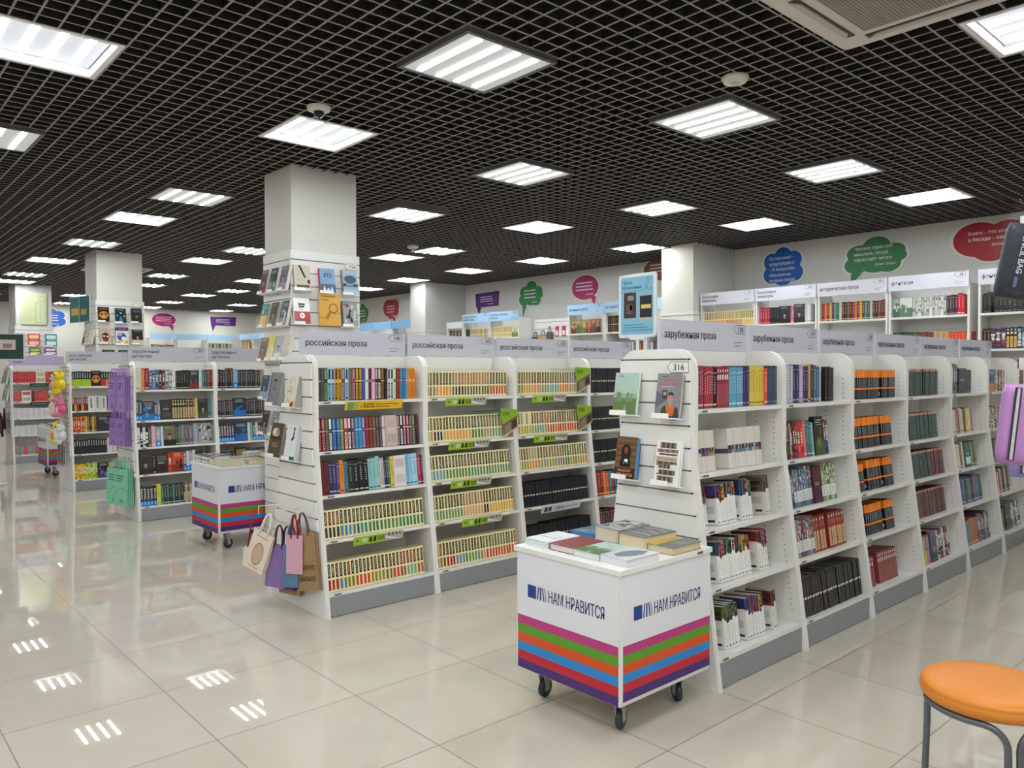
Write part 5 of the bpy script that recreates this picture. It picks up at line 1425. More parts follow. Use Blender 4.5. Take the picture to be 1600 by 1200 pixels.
# third pillar: plan sheet and face-out books
FC = T(1.58, 11.732, 0)
t_ = thing('plan_sheet', 'pale green floor plan sheet on the third pillar', 'notice', FC @ T(.07, -.012, 2.33))
m = MB(); m.box(0, -.003, 0, .42, 0, .57, '#d3dcae'); m.build('sheet', t_)
m = MB()
for k in range(14):
    z = .52 - .034 * k
    m.poly([(.03, -.0035, z), (.17 + .02 * (k % 3), -.0035, z), (.17 + .02 * (k % 3), -.0035, z + .005), (.03, -.0035, z + .005)], '#9aa382')
stroke(m, [(.24, .04), (.24, .4), (.29, .4), (.29, .52), (.4, .52), (.4, .04), (.24, .04)], .002, -.0036, '#6a7058')
stroke(m, [(.32, .04), (.32, .44), (.4, .44)], .0015, -.0036, '#6a7058')
m.build('print', t_)
GC = 'face-out books on the third pillar'
for x, z, w, h, c1, c2, nm in [(.0, 1.93, .12, .23, '#8a2a5a', '#e8d8d8', 'plum and white'), (.18, 1.93, .19, .23, '#d83a38', '#e8c8a0', 'red'), (.46, 1.93, .19, .23, '#2c8a84', '#d8e8e0', 'teal'), (.2, 1.77, .18, .12, '#2c6a48', '#d8c840', 'green and yellow'), (.44, 1.77, .2, .13, '#7a2c80', '#e0d0e8', 'purple')]:
    show(pC, FC, x, z, w, h, .03, art_bars, c1, c2, c2, f'{nm} face-out book on the third pillar, below the plan sheet', grp=GC, lean=6)

# ------------------------------------------------------------------ books on the end panels
bpy.context.view_layer.update()
def hook(parent, Mf, x, z, L=.2, col='#e6e6e6', drop=.06):
    m, q = MB(), MB()
    q.tube([(x - .03, -.003, z), (x - .03, -L * .6, z), (x - .03, -L, z + .004), (x - .03, -L, z - drop)], .0028, col, 6)
    q.box(x - .045, -.004, z - .015, x - .015, 0, z + .015, col)
    m.add(q, parent.matrix_world.inverted() @ Mf)
    m.build('hook', parent)
for x in PKH:
    hook(sw, sw.matrix_world @ T(0, -.012, 0), x + .03, 2.146, .026, '#c8c8c8', .006)
END128 = [o for o in bpy.data.objects if o.get('category') == 'bookcase' and '128-numbered' in o['label']][0]
END140 = [o for o in bpy.data.objects if o.get('category') == 'bookcase' and '140-numbered' in o['label']][0]
END166 = [o for o in bpy.data.objects if o.get('category') == 'bookcase' and '166-numbered' in o['label']][0]
ENDRD = [o for o in bpy.data.objects if o.get('category') == 'bookcase' and 'plush toys' in o['label']][0]
ENDLN = [o for o in bpy.data.objects if o.get('category') == 'bookcase' and 'farthest along' in o['label']][0]
E128 = T(X128 - .021, Y128, 0) @ RZ(-90)
E140 = T(X140 - .021, Y140, 0) @ RZ(-90)
E166 = T(X166 - .021, Y166, 0) @ RZ(-90)
ERD = T(XRD - .021, YRD, 0) @ RZ(-90)
ELN = T(XLN - .021, YLN, 0) @ RZ(-90)
GE = 'face-out books on the end panel numbered 316'
show(END128, E128, -.215, 1.245, .145, .205, .022, art_forest, '#a9c2b8', '#5d7a45', '#8fa888', 'face-out pale green book with misty trees, top of the end panel numbered 316', grp=GE, pages='#dfe3e2')
show(END128, E128, .045, 1.24, .138, .207, .026, art_volunteer, '#7f7f86', '#c4262c', '#c8641e', 'face-out grey book with a red-lettered title and a man in orange, end panel numbered 316', grp=GE, pages='#b9b4a8')
show(END128, E128, -.205, .93, .128, .205, .03, art_dark_figure, '#4a7a9a', '#6f4f34', '#e2a878', 'face-out brown book with a hooded figure, end panel numbered 316', grp=GE, pages='#5a96c4')
show(END128, E128, .04, .925, .138, .208, .024, art_protagonist, '#eceae8', '#6d5a52', '#c9b9a0', 'face-out white book of brown title blocks, end panel numbered 316', grp=GE, pages='#e4e6ec')
GE = 'face-out books on the Russian prose end panel'
show(END140, E140, -.285, 1.245, .15, .21, .045, art_grey_text, '#7d8082', '#5d6062', '#55585a', 'face-out thick grey book, upper row of the Russian prose end panel', grp=GE, pages='#a7a8a8', lean=11)
show(END140, E140, -.045, 1.245, .14, .19, .04, art_cream_sprig, '#dfd9c4', '#8a5a3a', '#b03028', 'face-out cream book with a red sprig, upper row of the Russian prose end panel', grp=GE, pages='#a3a3a2', lean=11)
show(END140, E140, -.285, .92, .165, .215, .03, art_brown_photo, '#5a4c3c', '#c8b8a0', '#b8a88c', 'face-out brown book with an old photograph, lower row of the Russian prose end panel', grp=GE, pages='#9a8f80', lean=11)
show(END140, E140, -.06, .92, .145, .215, .03, art_white_green, '#dfe3e6', '#1f6a54', '#1c1c20', 'face-out white book with a green foot, lower row of the Russian prose end panel', grp=GE, pages='#c9cccf', lean=11)

# ------------------------------------------------------------------ hooks and bags
for x, z in ((-.2, .615), (.045, .62), (.2, .63)):
    hook(END140, E140, x + .03, z, .15 if x < .15 else .09, '#e6e6e6', .05)
def bagM(Mf, x, out, z, yaw=0, roll=0):
    return Mf @ T(x, -out, z) @ RZ(yaw) @ RY(roll)
def oval_window(m, w, h, d, zt, zb):
    def P(u, v):
        return (-w / 2 + u * w, -d / 2 * (.35 + .65 * (1 - v)) - .001, zb + v * (zt - zb))
    for rr, col, o in ((1.0, '#8a7a68', 0), (.9, '#c9a890', .0004)):
        m.poly([(p[0], p[1] - o, p[2]) for p in [P(.52 + .27 * rr * math.cos(2 * math.pi * k / 24), .43 + .29 * rr * math.sin(2 * math.pi * k / 24)) for k in range(24)]], col)
    for k, (u0, u1) in enumerate(((.2, .8), (.28, .74))):
        v = .85 if k == 0 else .07
        m.poly([P(u0, v), P(u1, v), P(u1, v + .035), P(u0, v + .035)], '#b8a898')
def kraft_print(m, w, h, d, zt, zb):
    pass
GG = 'gift bags on the Russian prose end panel'
tote('gift_bag', 'white gift bag with an oval window and white handles, outermost on the hooks', 'bag', bagM(E140, -.035, .15, .59, 24, 20), .155, .25, .045, '#e2d3c6', '#efe6e0', .12, GG, oval_window, .006)
tote('gift_bag', 'lilac gift bag with dark cords, behind the oval-windowed white bag', 'bag', bagM(E140, -.01, .1, .52, 26, 4), .15, .26, .04, '#8a70a8', '#5a2c48', .12, GG, None, .005)
tote('gift_bag', 'plum violet gift bag squeezed between the lilac bag and a kraft bag', 'bag', bagM(E140, .03, .07, .515, 26, 2), .15, .26, .04, '#6a4f88', '#4a2038', .12, GG, None, .005)
tote('gift_bag', 'plain kraft gift bag hanging lowest behind the violet bags', 'bag', bagM(E140, .02, .035, .505, 20, 1), .17, .29, .04, '#a58a62', '#7a5a3a', .12, GG, None, .005)
tote('gift_bag', 'blue-grey gift bag with blue cords, between kraft and pink bags', 'bag', bagM(E140, .1, .085, .535, 26, -2), .11, .25, .04, '#5a7a9a', '#6a9ac0', .12, GG, None, .005)
tote('gift_bag', 'pale pink gift bag with dark red cords', 'bag', bagM(E140, .135, .075, .6, 26, -2), .12, .23, .04, '#d0a0b0', '#8a1f28', .12, GG, None, .006)
kb = tote('gift_bag', 'large kraft bag with black lettering, nearest the bookshelf front', 'bag', bagM(E140, .17, .045, .615, 20, -9), .17, .34, .04, '#9a7e58', '#2c2c2c', .12, GG, None, .003)
m = MB()
for k, s in enumerate(('PLASTIC', 'FANTASTIC')):
    m.text(s, (-.065, -.0185 - .0022 * k, -.34 - .065 * k), (1, 0, 0), (0, .038, 1), .04, '#3a2c1c', 0, .13)
m.build('lettering', kb)
m = MB(); m.prism([(-.03, -.13), (.03, -.13), (.03, -.02), (.018, 0), (-.018, 0), (-.03, -.02)], lambda a, b, c: (a, c, b), -.0015, .0015, '#d8d6d4')
m.tube([(0, 0, -.006), (.004, .004, .1), (.012, .004, .23)], .005, '#8f1f28', 6)
tag(m.build('gift_tag', None), 'white paper gift tag on a red ribbon, outermost on the hooks', 'gift tag', None, bagM(E140, -.235, .205, .37, 30, 6))

# purple and mint tote bags on the detective end panel
for zz in (1.49, 1.09, .6):
    hook(END166, E166, .01, zz, .13, '#b8b8bc', .01); hook(END166, E166, .17, zz, .1, '#b8b8bc', .01)
pur, mint = '#a484c2', '#86cbaa'
dpur, dmint = '#4a2f5e', '#2f5f4c'
def bagrun(key, col, lc, z, w, h, nm, cols):
    for x, tn, outs in cols:
        for k, o in enumerate(outs):
            tote('tote_bag', f'{nm} paper bag, {ordinal(k)} from the front of its hook, {tn}, {key}', 'bag', bagM(E166, x, o, z, 20 - 1.5 * k, (2 - k) * 1.0), w, h, .012, col, col, .085, f'{nm} paper bags on the detective end panel', bag_lines(lc) if k == 0 else None, .0045)
CO = lambda a, b: ((a, 'aisle-side hook', (.11, .092, .074, .056)), (b, 'shelf-side hook', (.085, .068, .052, .036)))
bagrun('upper purple hooks', pur, dpur, 1.485, .12, .33, 'purple', CO(.0, .2))
bagrun('lower purple hooks', '#9a78b8', dpur, 1.085, .12, .27, 'violet', CO(.03, .2))
bagrun('lowest hooks', mint, dmint, .59, .2, .36, 'mint green', CO(.01, .17))

# plush toys and long bookmarks on the far detective end panel
def plush(M, label, body, acc, belly, s=1.0):
    t = thing('plush_toy', label, 'plush toy', M, 'plush toys on the Russian detective end panel')
    m = MB(); m.ball((0, 0, 0), .055 * s, .05 * s, .06 * s, body); m.ball((0, -.03 * s, -.005), .036 * s, .028 * s, .042 * s, belly); m.build('body', t)
    m = MB(); m.ball((0, -.008, .082 * s), .045 * s, .043 * s, .042 * s, acc)
    for a in (-1, 1):
        m.ball((a * .016 * s, -.048 * s, .092 * s), .006 * s, .005 * s, .007 * s, '#1c1c1e', 8, 6)
    m.ball((0, -.05 * s, .074 * s), .014 * s, .012 * s, .009 * s, belly, 10, 6)
    m.build('head', t)
    for a in (-1, 1):
        m = MB(); m.ball((a * .034 * s, 0, .122 * s), .014 * s, .009 * s, .024 * s, acc, 10, 7); m.build('ear', t)
        m = MB(); m.ball((a * .058 * s, -.01, .015 * s), .02 * s, .02 * s, .036 * s, body, 10, 7, 0, RY(-a * 35).to_3x3()); m.build('arm', t)
        m = MB(); m.ball((a * .034 * s, -.03 * s, -.058 * s), .024 * s, .03 * s, .026 * s, acc, 10, 7); m.build('leg', t)
    m = MB(); m.tube([(0, .01, .12 * s), (0, .012, .15 * s), (.01, .015, .165 * s)], .002, '#c8c8c8', 5); m.build('loop', t)
for zz in (1.46, 1.18, .83):
    for xx in (-.12, .03, .15):
        hook(ENDRD, ERD, xx + .12, zz, .1, '#9a9a9e', .01)
for x, z, b, a, c, nm, s in [(-.12, 1.28, '#d8d0b0', '#c8e0c0', '#e88a98', 'pale green and pink plush toy, highest on the far detective hooks', 1.25), (.1, 1.3, '#e8c820', '#f0d020', '#e8b020', 'bright yellow plush toy on the top hook beside the book rows', 1.3),
                             (-.17, 1.03, '#e8dcc8', '#f0e0a0', '#e8e4dc', 'cream plush toy on the middle hook, aisle side', 1.25), (0, 1.0, '#d8709a', '#e890b0', '#f0d0d8', 'pink plush toy in the middle of the far detective end panel', 1.2), (.14, 1.0, '#d86090', '#e07aa0', '#f0c8d8', 'deep pink plush toy beside the pink one, shelf side', 1.05),
                             (-.06, .68, '#ece8dc', '#f0d860', '#e88a30', 'white and yellow duck-coloured plush toy on the lowest hook', 1.35), (.13, .68, '#d8d8d8', '#e0e0e0', '#e8e4dc', 'pale grey plush toy on the lowest hook, shelf side', 1.2)]:
    plush(ERD @ T(x + .12, -.085, z), nm, b, a, c, s)
for k in range(5):
    m = MB(); m.box(-.02, -.002, -.3, .02, .002, 0, '#8a857c' if k % 2 else '#c8c2b4'); m.box(-.012, -.0028, -.27, .012, -.0021, -.05, '#6a655c')
    tag(m.build('long_bookmark', None), f'long greyish hanging bookmark, {ordinal(k)} from the aisle side, below the plush toys', 'bookmark', 'long bookmarks under the plush toys', ERD @ T(-.06 + .075 * k, -.05, .6) @ RZ(20))
# far left end: maroon bags and leaning books
for k, (x, z) in enumerate([(.0, .88), (.1, .88), (.2, .88), (-.06, .8), (.12, .76)]):
    tote('gift_bag', f'dark maroon velvet bag, {ordinal(k)} of the cluster at the far end of the entrance aisle', 'bag', ELN @ T(x, -.05 - .012 * k, z), .1, .24, .03, '#3a1420', '#5a1c2c', .09, 'maroon bags at the far aisle end', None, .006)
for x, z, c, nm in [(-.2, 1.27, '#8a8478', 'grey beige'), (.02, 1.27, '#a8a090', 'pale stone'), (-.2, 1.0, '#b8c0b8', 'misty green'), (.02, 1.0, '#c8ccc8', 'whitish')]:
    show(ENDLN, ELN, x, z, .16, .22, .03, art_mix, c, '#6a6a60', '#d8d4c8', f'{nm} face-out book on the farthest aisle end panel', lean=12, grp='face-out books on the farthest end panel')

# ------------------------------------------------------------------ posters
PGX, PGY, PGZ = 0.546, 6.965, 1.783
t_ = thing('poster_stand', 'blue framed poster of two books, on a stem above the 128 bookcase', 'poster', T(1.97, -2.395, 1.6275) @ RZ(-90))
m = MB()
def rrect(w, h, r, n=5, ox=0, oz=0):
    pts = []
    for cx, cz, a0 in ((w - r, h - r, 0), (r, h - r, 90), (r, r, 180), (w - r, r, 270)):
        for k in range(n + 1):
            a = R(a0 + 90 * k / n)
            pts.append((ox + cx + r * math.cos(a), oz + cz + r * math.sin(a)))
    return pts
PS = lambda a, b, c: (a - .12, c, b)
m.prism(rrect(.24, .325, .016), PS, -.006, .006, '#d9dde6'); m.build('frame', t_)
m = MB(); m.prism(rrect(.21, .295, .012, 5, .015, .015), PS, -.0068, -.0061, '#7fb4cc')
m.poly([PS(a, b, -.0072) for a, b in ((.035, .1), (.115, .1), (.115, .23), (.035, .23))], '#3a302e')
m.poly([PS(a, b, -.0072) for a, b in ((.135, .085), (.218, .085), (.218, .215), (.135, .215))], '#b8a890')
m.poly([PS(a, b, -.0074) for a, b in ((.14, .1), (.216, .1), (.216, .21), (.14, .21))], '#1f2434')
m.poly([PS(a, b, -.0076) for a, b in ((.148, .145), (.21, .145), (.21, .165), (.148, .165))], '#d8b868')
for a, b, c, d, col in ((.06, .19, .1, .215, '#8a8480'), (.05, .12, .095, .17, '#5a4c48'), (.075, .14, .09, .165, '#a89890')):
    m.poly([PS(x, z, -.0076) for x, z in ((a, b), (c, b), (c, d), (a, d))], col)
m.build('print', t_)
m = MB()
m.text('Проза', (-.096, -.0073, .275), (1, 0, 0), (0, 0, 1), .022, '#2a5a78'); m.text('придуманная', (-.096, -.0073, .25), (1, 0, 0), (0, 0, 1), .022, '#2a5a78', 0, .125)
stroke(m, [(x - .12, z) for x, z in ((.015, .24), (.05, .232), (.1, .238), (.15, .236), (.175, .25), (.185, .29), (.195, .305), (.2, .29), (.185, .25), (.195, .235), (.205, .25), (.225, .235))], .0009, -.0074, '#2a4a7a')
for k in range(3):
    m.poly([(-.09, -.0073, .062 - .014 * k), (.04 + .03 * k, -.0073, .062 - .014 * k), (.04 + .03 * k, -.0073, .067 - .014 * k), (-.09, -.0073, .067 - .014 * k)], '#4a84a0')
m.build('lettering', t_)
m = MB(); m.box(-.045, -.008, -.012, .045, .008, -.0002, '#dfe1e6'); m.box(-.008, -.004, -.0655, .008, .004, -.0121, '#dfe1e6'); m.build('stem', t_)
t_ = thing('poster_stand', 'dark green poster of two books at the far end of the entrance aisle', 'poster', T(PGX, PGY, 0) @ RZ(-15))
m = MB(); m.box(-.34, -.008, PGZ - .17, .34, .006, PGZ + .17, '#d4d8d6'); m.build('frame', t_)
m = MB(); m.box(-.012, -.006, .02, .012, .006, PGZ - .1705, '#c8cac8'); m.lathe([(.16, .0), (.16, .014), (.03, .02)], '#c8cac8', 24); m.build('stem', t_)
m = MB(); m.box(-.325, -.0095, PGZ - .16, .325, -.0081, PGZ + .16, '#1f4034')
m.box(-.25, -.0105, PGZ - .06, -.03, -.0096, PGZ + .07, '#8aa0b0'); m.box(-.25, -.011, PGZ - .06, -.03, -.0106, PGZ - .01, '#c8b080'); m.box(.06, -.0105, PGZ - .04, .24, -.0096, PGZ + .09, '#c8b8b0'); m.box(.1, -.011, PGZ - .02, .2, -.0106, PGZ + .04, '#8a7a78')
m.build('print', t_)
m = MB()
for k in range(2):
    m.box(-.28, -.0105, PGZ + .125 - .03 * k, -.06 + .1 * k, -.0097, PGZ + .138 - .03 * k, '#c8d0c8')
m.text('50%', (-.28, -.0105, PGZ - .13), (1, 0, 0), (0, 0, 1), .05, '#8ac0a8')
m.build('lettering', t_)

# ------------------------------------------------------------------ promo strips on the shelf edges
def strip(M, i, x, w, label, kind='green'):
    z = SHELF_Z[i]
    t = thing('shelf_strip', label, 'promotional strip', M @ T(x, -(prof(z) + .0015), z - .006) @ RX(14), 'promotional strips on the shelf edges')
    base = {'green': '#9bc02a', 'yellow': '#e2b820', 'white': '#c9ccd2', 'dark': '#234438'}[kind]
    m = MB()
    m.box(0, -.001, -.055, w, .001, 0, base)
    if kind == 'green':
        m.poly([(w * .62, -.0014, -.052), (w * .98, -.0014, -.055), (w, -.0014, -.002), (w * .6, -.0014, -.003)], '#b8b0ac')
        m.poly([(w * .64, -.0016, -.022), (w * .9, -.0016, -.045), (w * .98, -.0016, -.045), (w * .9, -.0016, -.05), (w * .62, -.0016, -.036)], '#e4e6ea')
        for k in range(4):
            m.poly([(w * (.68 + .075 * k), -.0017, -.02), (w * (.72 + .075 * k), -.0017, -.022), (w * (.72 + .075 * k), -.0017, -.006), (w * (.68 + .075 * k), -.0017, -.005)], '#6a4a48')
        for k in range(2):
            a = w * (.3 + .085 * k)
            m.poly([(a, -.0015, -.044), (a + w * .065, -.0015, -.044), (a + w * .055, -.0015, -.01), (a + w * .01, -.0015, -.01)], '#2a2622')
        m.poly([(w * .17, -.0015, -.04), (w * .27, -.0015, -.04), (w * .27, -.0015, -.014), (w * .17, -.0015, -.014)], '#c9d6c0')
        m.poly([(w * .05, -.0015, -.03), (w * .1, -.0015, -.03), (w * .1, -.0015, -.02), (w * .05, -.0015, -.02)], '#3a4a1c')
    elif kind == 'yellow':
        m.poly([(w * .04, -.0015, -.05), (w * .14, -.0015, -.05), (w * .14, -.0015, -.006), (w * .04, -.0015, -.006)], '#6a9a58')
        m.poly([(w * .15, -.0015, -.05), (w * .22, -.0015, -.05), (w * .22, -.0015, -.006), (w * .15, -.0015, -.006)], '#a8a860')
        for k in range(2):
            m.poly([(w * .52, -.0015, -.024 - .016 * k), (w * (.92 - .14 * k), -.0015, -.024 - .016 * k), (w * (.92 - .14 * k), -.0015, -.019 - .016 * k), (w * .52, -.0015, -.019 - .016 * k)], '#6a5210')
    elif kind == 'white':
        for k in range(2):
            m.poly([(w * (.07 + .1 * k), -.0015, -.048), (w * (.15 + .1 * k), -.0015, -.048), (w * (.15 + .1 * k), -.0015, -.01), (w * (.07 + .1 * k), -.0015, -.01)], '#34363c')
        m.poly([(w * .6, -.0015, -.03), (w * .92, -.0015, -.03), (w * .92, -.0015, -.024), (w * .6, -.0015, -.024)], '#8a8c92')
    m.build('card', t)
    m = MB()
    if kind == 'green':
        m.text('50%', (w * .47, -.0019, -.042), (1, 0, 0), (0, 0, 1), .044, '#16180e', 0, w * .15)
    elif kind == 'yellow':
        m.text('-50%', (w * .26, -.0019, -.044), (1, 0, 0), (0, 0, 1), .046, '#2a2410', 0, w * .24)
    elif kind == 'white':
        m.text('-50%', (w * .32, -.0019, -.042), (1, 0, 0), (0, 0, 1), .04, '#26282e', 0, w * .25)
    else:
        m.box(w * .06, -.0019, -.035, w * .45, -.0012, -.025, '#7ab0a0'); m.box(w * .5, -.0019, -.035, w * .8, -.0012, -.025, '#7ab0a0')
    m.build('lettering', t)
strip(M140[0], 0, .2, .42, 'yellow minus fifty percent strip under the top row of banded books', 'yellow')
strip(M140[0], 3, .21, .36, 'lime green fifty percent strip in the 140-sign bookcase')
for i, x in ((0, .17), (1, .19), (2, .18), (3, .25)):
    strip(M140[1], i, x, .36, f'lime green fifty percent strip on the {SH[i]} shelf, 141-sign bookcase')
for i, x in ((0, .18), (1, .19)):
    strip(M140[2], i, x, .36, f'lime green fifty percent strip on the {SH[i]} shelf, 142-sign bookcase')
strip(M140[2], 3, .2, .42, 'whitish minus fifty percent strip below the row of black books', 'white')
strip(MLN, 0, .25, .5, 'dark green strip on the top shelf of red books at the aisle end', 'dark')
strip(MLN, 1, .25, .5, 'dark green strip on the second shelf of red books at the aisle end', 'dark')
def flag(M, i, x, label):
    z = SHELF_Z[i]
    t = thing('promo_flag', label, 'promotional flag', M @ T(x, -(prof(z) - .02), z + .045), 'green promotional flags above the cream rows')
    m = MB()
    f = lambda a, b, c: (a, c, b)
    q = MB()
    q.prism([(-.02, .165), (.16, .155), (.165, .1), (.0, .04), (-.02, .1)], f, -.002, 0, '#86aa26')
    q.prism([(.0, .045), (.155, .112), (.165, .03), (.02, -.04)], f, -.0034, -.0021, '#6a5a48')
    q.prism([(.02, .035), (.09, .07), (.095, .005), (.03, -.02)], f, -.0042, -.0035, '#8a7a64')
    q.prism([(.105, .07), (.15, .09), (.155, .04), (.108, .015)], f, -.0042, -.0035, '#3c2c22')
    q.prism([(.015, -.045), (.165, .024), (.167, .034), (.015, -.032)], f, -.006, -.0021, '#c8b898')
    m.add(q, RZ(-28) @ Matrix.Diagonal((.68, 1, 1, 1)))
    m.box(-.2, .0, .145, .14, .1, .148, '#5f7d1e')
    m.build('card', t)
    m, q = MB(), MB()
    q.text('50%', (.0, -.0026, .112), (1, 0, 0), (0, 0, 1), .042, '#1a1e0c', 0, .075)
    m.add(q, RZ(-28) @ Matrix.Diagonal((.68, 1, 1, 1)))
    m.build('lettering', t)
flag(M140[1], 1, .69, 'green flag with a box picture, end of the second row under the 141-sign')
flag(M140[2], 0, .68, 'green flag with a box picture, end of the top row under the 142-sign')
flag(M140[2], 1, .69, 'green flag with a box picture, end of the second row under the 142-sign')

# ------------------------------------------------------------------ carts
STR = ['#b83a80', '#5a9a28', '#d8501c', '#2a86cc', '#c02438', '#4a2a72']
def cart(M, label):
    w, d, z0, z1 = .605, .6, .145, .66
    t = thing('book_cart', label, 'cart', M, 'white book carts with coloured stripes')
    m = MB(); m.box(.003, .003, z0, w - .003, d - .003, z1, '#e7e6e2'); m.build('body', t, [LAMINATE])
    m = MB(); m.box(-.008, -.008, z1 + .0003, w + .008, d + .008, z1 + .023); m.build('top', t, [LAMINATE], .0015)
    for face in range(2):
        Ml = Matrix.Identity(4) if face == 0 else T(0, d, 0) @ RZ(-90)
        ww = w if face == 0 else d
        q, m = MB(), MB()
        q.box(.012, -.003, z0 + .018 if face == 0 else z0 + .002, ww - .004 if face == 0 else ww - .006, .003, z1 - .001, '#dfe0e7')
        zz = z0 + .238
        lo = z0 + .019 if face == 0 else z0 + .003
        hh = (zz - lo) / 6
        for k, c in enumerate(STR):
            q.poly([(.0125, -.0034, zz - hh * (k + 1)), (ww - .0065, -.0034, zz - hh * (k + 1)), (ww - .0065, -.0034, zz - hh * k), (.0125, -.0034, zz - hh * k)], c)
        m.add(q, Ml)
        pn = m.build('side_panel', t, [PAINT])
        q, m = MB(), MB()
        zb = z0 + .325
        x0 = ww * .13
        c = '#1f3f8c'
        Y = -.0036
        q.poly([(x0, Y, zb), (x0 + .052, Y, zb), (x0 + .052, Y, zb + .056), (x0, Y, zb + .056)], c)
        q.poly([(x0 + .057, Y, zb), (x0 + .064, Y, zb), (x0 + .072, Y, zb + .056), (x0 + .065, Y, zb + .056)], c)
        q.poly([(x0 + .076, Y, zb), (x0 + .085, Y, zb), (x0 + .085, Y, zb + .056), (x0 + .076, Y, zb + .056)], c)
        q.poly([(x0 + .098, Y, zb), (x0 + .105, Y, zb), (x0 + .096, Y, zb + .056), (x0 + .089, Y, zb + .056)], c)
        q.poly([(x0 + .112, Y, zb), (x0 + .116, Y, zb), (x0 + .107, Y, zb + .056), (x0 + .103, Y, zb + .056)], c)
        q.text('НАМ НРАВИТСЯ', (x0 + .125, Y, zb + .002), (1, 0, 0), (0, 0, 1), .07, '#28356f', 0, ww * .53)
        m.add(q, Ml)
        m.build('lettering', pn)
    m = MB(); m.box(.4 + .1, -.0086, z1 + .006, .54, -.0081, z1 + .017, '#5a5a5c'); m.build('price_label', t)
    for cx, cy, a in ((.11, .09, 20), (.5, .1, 60), (.1, .52, 10), (.5, .52, 100)):
        m, q = MB(), MB()
        q.box(-.032, -.032, z0 - .006, .032, .032, z0 - .0005, '#a8aaae')
        q.lathe([(.016, z0 - .018), (.018, z0 - .006)], '#a8aaae', 14)
        for s in (-1, 1):
            q.hexa([(-.012, s * .015 - .0012, .036), (.012, s * .015 - .0012, .036), (.012, s * .015 + .0012, .036), (-.012, s * .015 + .0012, .036), (-.035, s * .016 - .0012, z0 - .017), (.012, s * .016 - .0012, z0 - .017), (.012, s * .016 + .0012, z0 - .017), (-.035, s * .016 + .0012, z0 - .017)], '#b6b8bc')
        m.add(q, T(cx, cy, 0) @ RZ(a))
        o = m.build('caster', t, [METAL])
        m, q = MB(), MB()
        q.lathe([(.02, -.0125), (.034, -.0125), (.041, -.009), (.0425, -.003), (.0425, .003), (.041, .009), (.034, .0125), (.02, .0125)], '#23303a', 26)
        q.lathe([(.004, -.016), (.0195, -.0155), (.0195, .0155), (.004, .016)], '#6a7078', 18)
        m.add(q, T(cx, cy, .0432) @ RZ(a) @ RX(90))
        m.build('wheel', o, [GLOSS])
    return t
CM = T(1.148, -2.975, 0)
cart(CM, 'striped white book cart in front of the end panel numbered 316')
C2M = T(1.24, 1.3, 0)
cart(C2M, 'striped white book cart between the Russian prose and detective bookcases')
C3M = T(1.205, 7.33, 0)
cart(C3M, 'striped white book cart far down the aisle, partly behind the plush toys')
CT = .6835
def lying(M, x, y, z, w, h, th, rot, art, c1, c2, c3, label, grp, pages='#d9d2c4'):
    """book lying flat, cover up; local x = cover width, cover height along its own y"""
    Mx = M @ T(x, y, z + th) @ RZ(rot) @ RX(-90)
    return display_book(Mx, w, h, th, art, c1, c2, c3, label, grp, pages)
def art_whitebox(k):
    k['q'](.18, .8, .35, .62, '#8ab0b0'); k['q'](.2, .78, .4, .6, '#dfe8e6')
def art_redtex(k):
    for i in range(10):
        k['q'](.05, .95, .06 + .09 * i, .1 + .09 * i, '#9a3a40' if i % 2 else '#a84a4c')
def art_leaf(k):
    k['pg']([(.25, .2), (.5, .1), (.75, .3), (.85, .6), (.7, .9), (.4, .8), (.2, .5)], '#77808c'); k['q'](.0, .2, 0, 1, '#c8d8e0'); k['lines'](.95, 1, '#b89a9a', .3, .9)
def art_greycover(k):
    for i in range(6):
        k['pg']([(.05, .12 * i + .1), (.5, .12 * i + .2), (.95, .12 * i + .08), (.95, .12 * i + .14), (.5, .12 * i + .25), (.05, .12 * i + .15)], '#8a8c90' if i % 2 else '#5d5f66')
    k['lines'](.25, 2, '#d8dadc', .2, .8)
def art_yelldark(k):
    k['q'](0, .34, 0, 1, '#c0a048'); k['q'](.34, 1, 0, 1, '#6a6a70'); k['lines'](.6, 3, '#e0d8b8', .45, .9, .1)
GCt = 'books lying on the nearest cart'
# books lie with their width along the cart's long side, spine edges toward the near-facing side
for k, (yy, th, art, c1, c2, c3, nm, pgc) in enumerate([(.445, .03, art_whitebox, '#e6eaec', '#8ab0b0', '#d8e0e0', 'white book with a pale outlined box', '#d2dfe6'), (.298, .028, art_redtex, '#8a3540', '#a84a4c', '#9a3a40', 'dull red textured book', '#ddd8d8'),
                                                    (.152, .028, art_forest, '#b8d0cc', '#5d7a45', '#8fa888', 'misty green landscape book', '#e2e4e4'), (.006, .03, art_leaf, '#d2d8e0', '#77808c', '#c8d8e0', 'pale book with a grey leaf shape', '#e4dfe4')]):
    lying(CM, .03 + (.02 if k % 2 else .015), yy + .142, CT, .142, .205, th, -90, art, c1, c2, c3, f'{nm} lying in the front row on the nearest cart', GCt, pgc)
lying(CM, .33, .585, CT, .14, .2, .024, -90, art_mix, '#3a6a98', '#5a7a98', '#8a8a84', 'blue book lying at the far back corner of the nearest cart', GCt, '#3a78b0')
lying(CM, .345, .445, CT, .15, .22, .062, -90, art_bw_trees, '#8f9492', '#b8bcb8', '#6a6a68', 'thick pale-paged book with a grey-green photo cover on the nearest cart', GCt, '#cfc4b0')
lying(CM, .33, .29, CT, .15, .22, .058, -92, art_greycover, '#6f7176', '#8a8c90', '#5d5f66', 'thick book with a dark grey patterned cover on the nearest cart', GCt, '#d8c8a4')
lying(CM, .345, .142, CT, .136, .205, .032, -90, art_yelldark, '#8a8a50', '#c0a048', '#6a6a70', 'yellow and dark grey book lying beside the cart corner nearest the shelf', GCt, '#cdbf9f')
G2 = 'books lying on the second cart'
k = 0
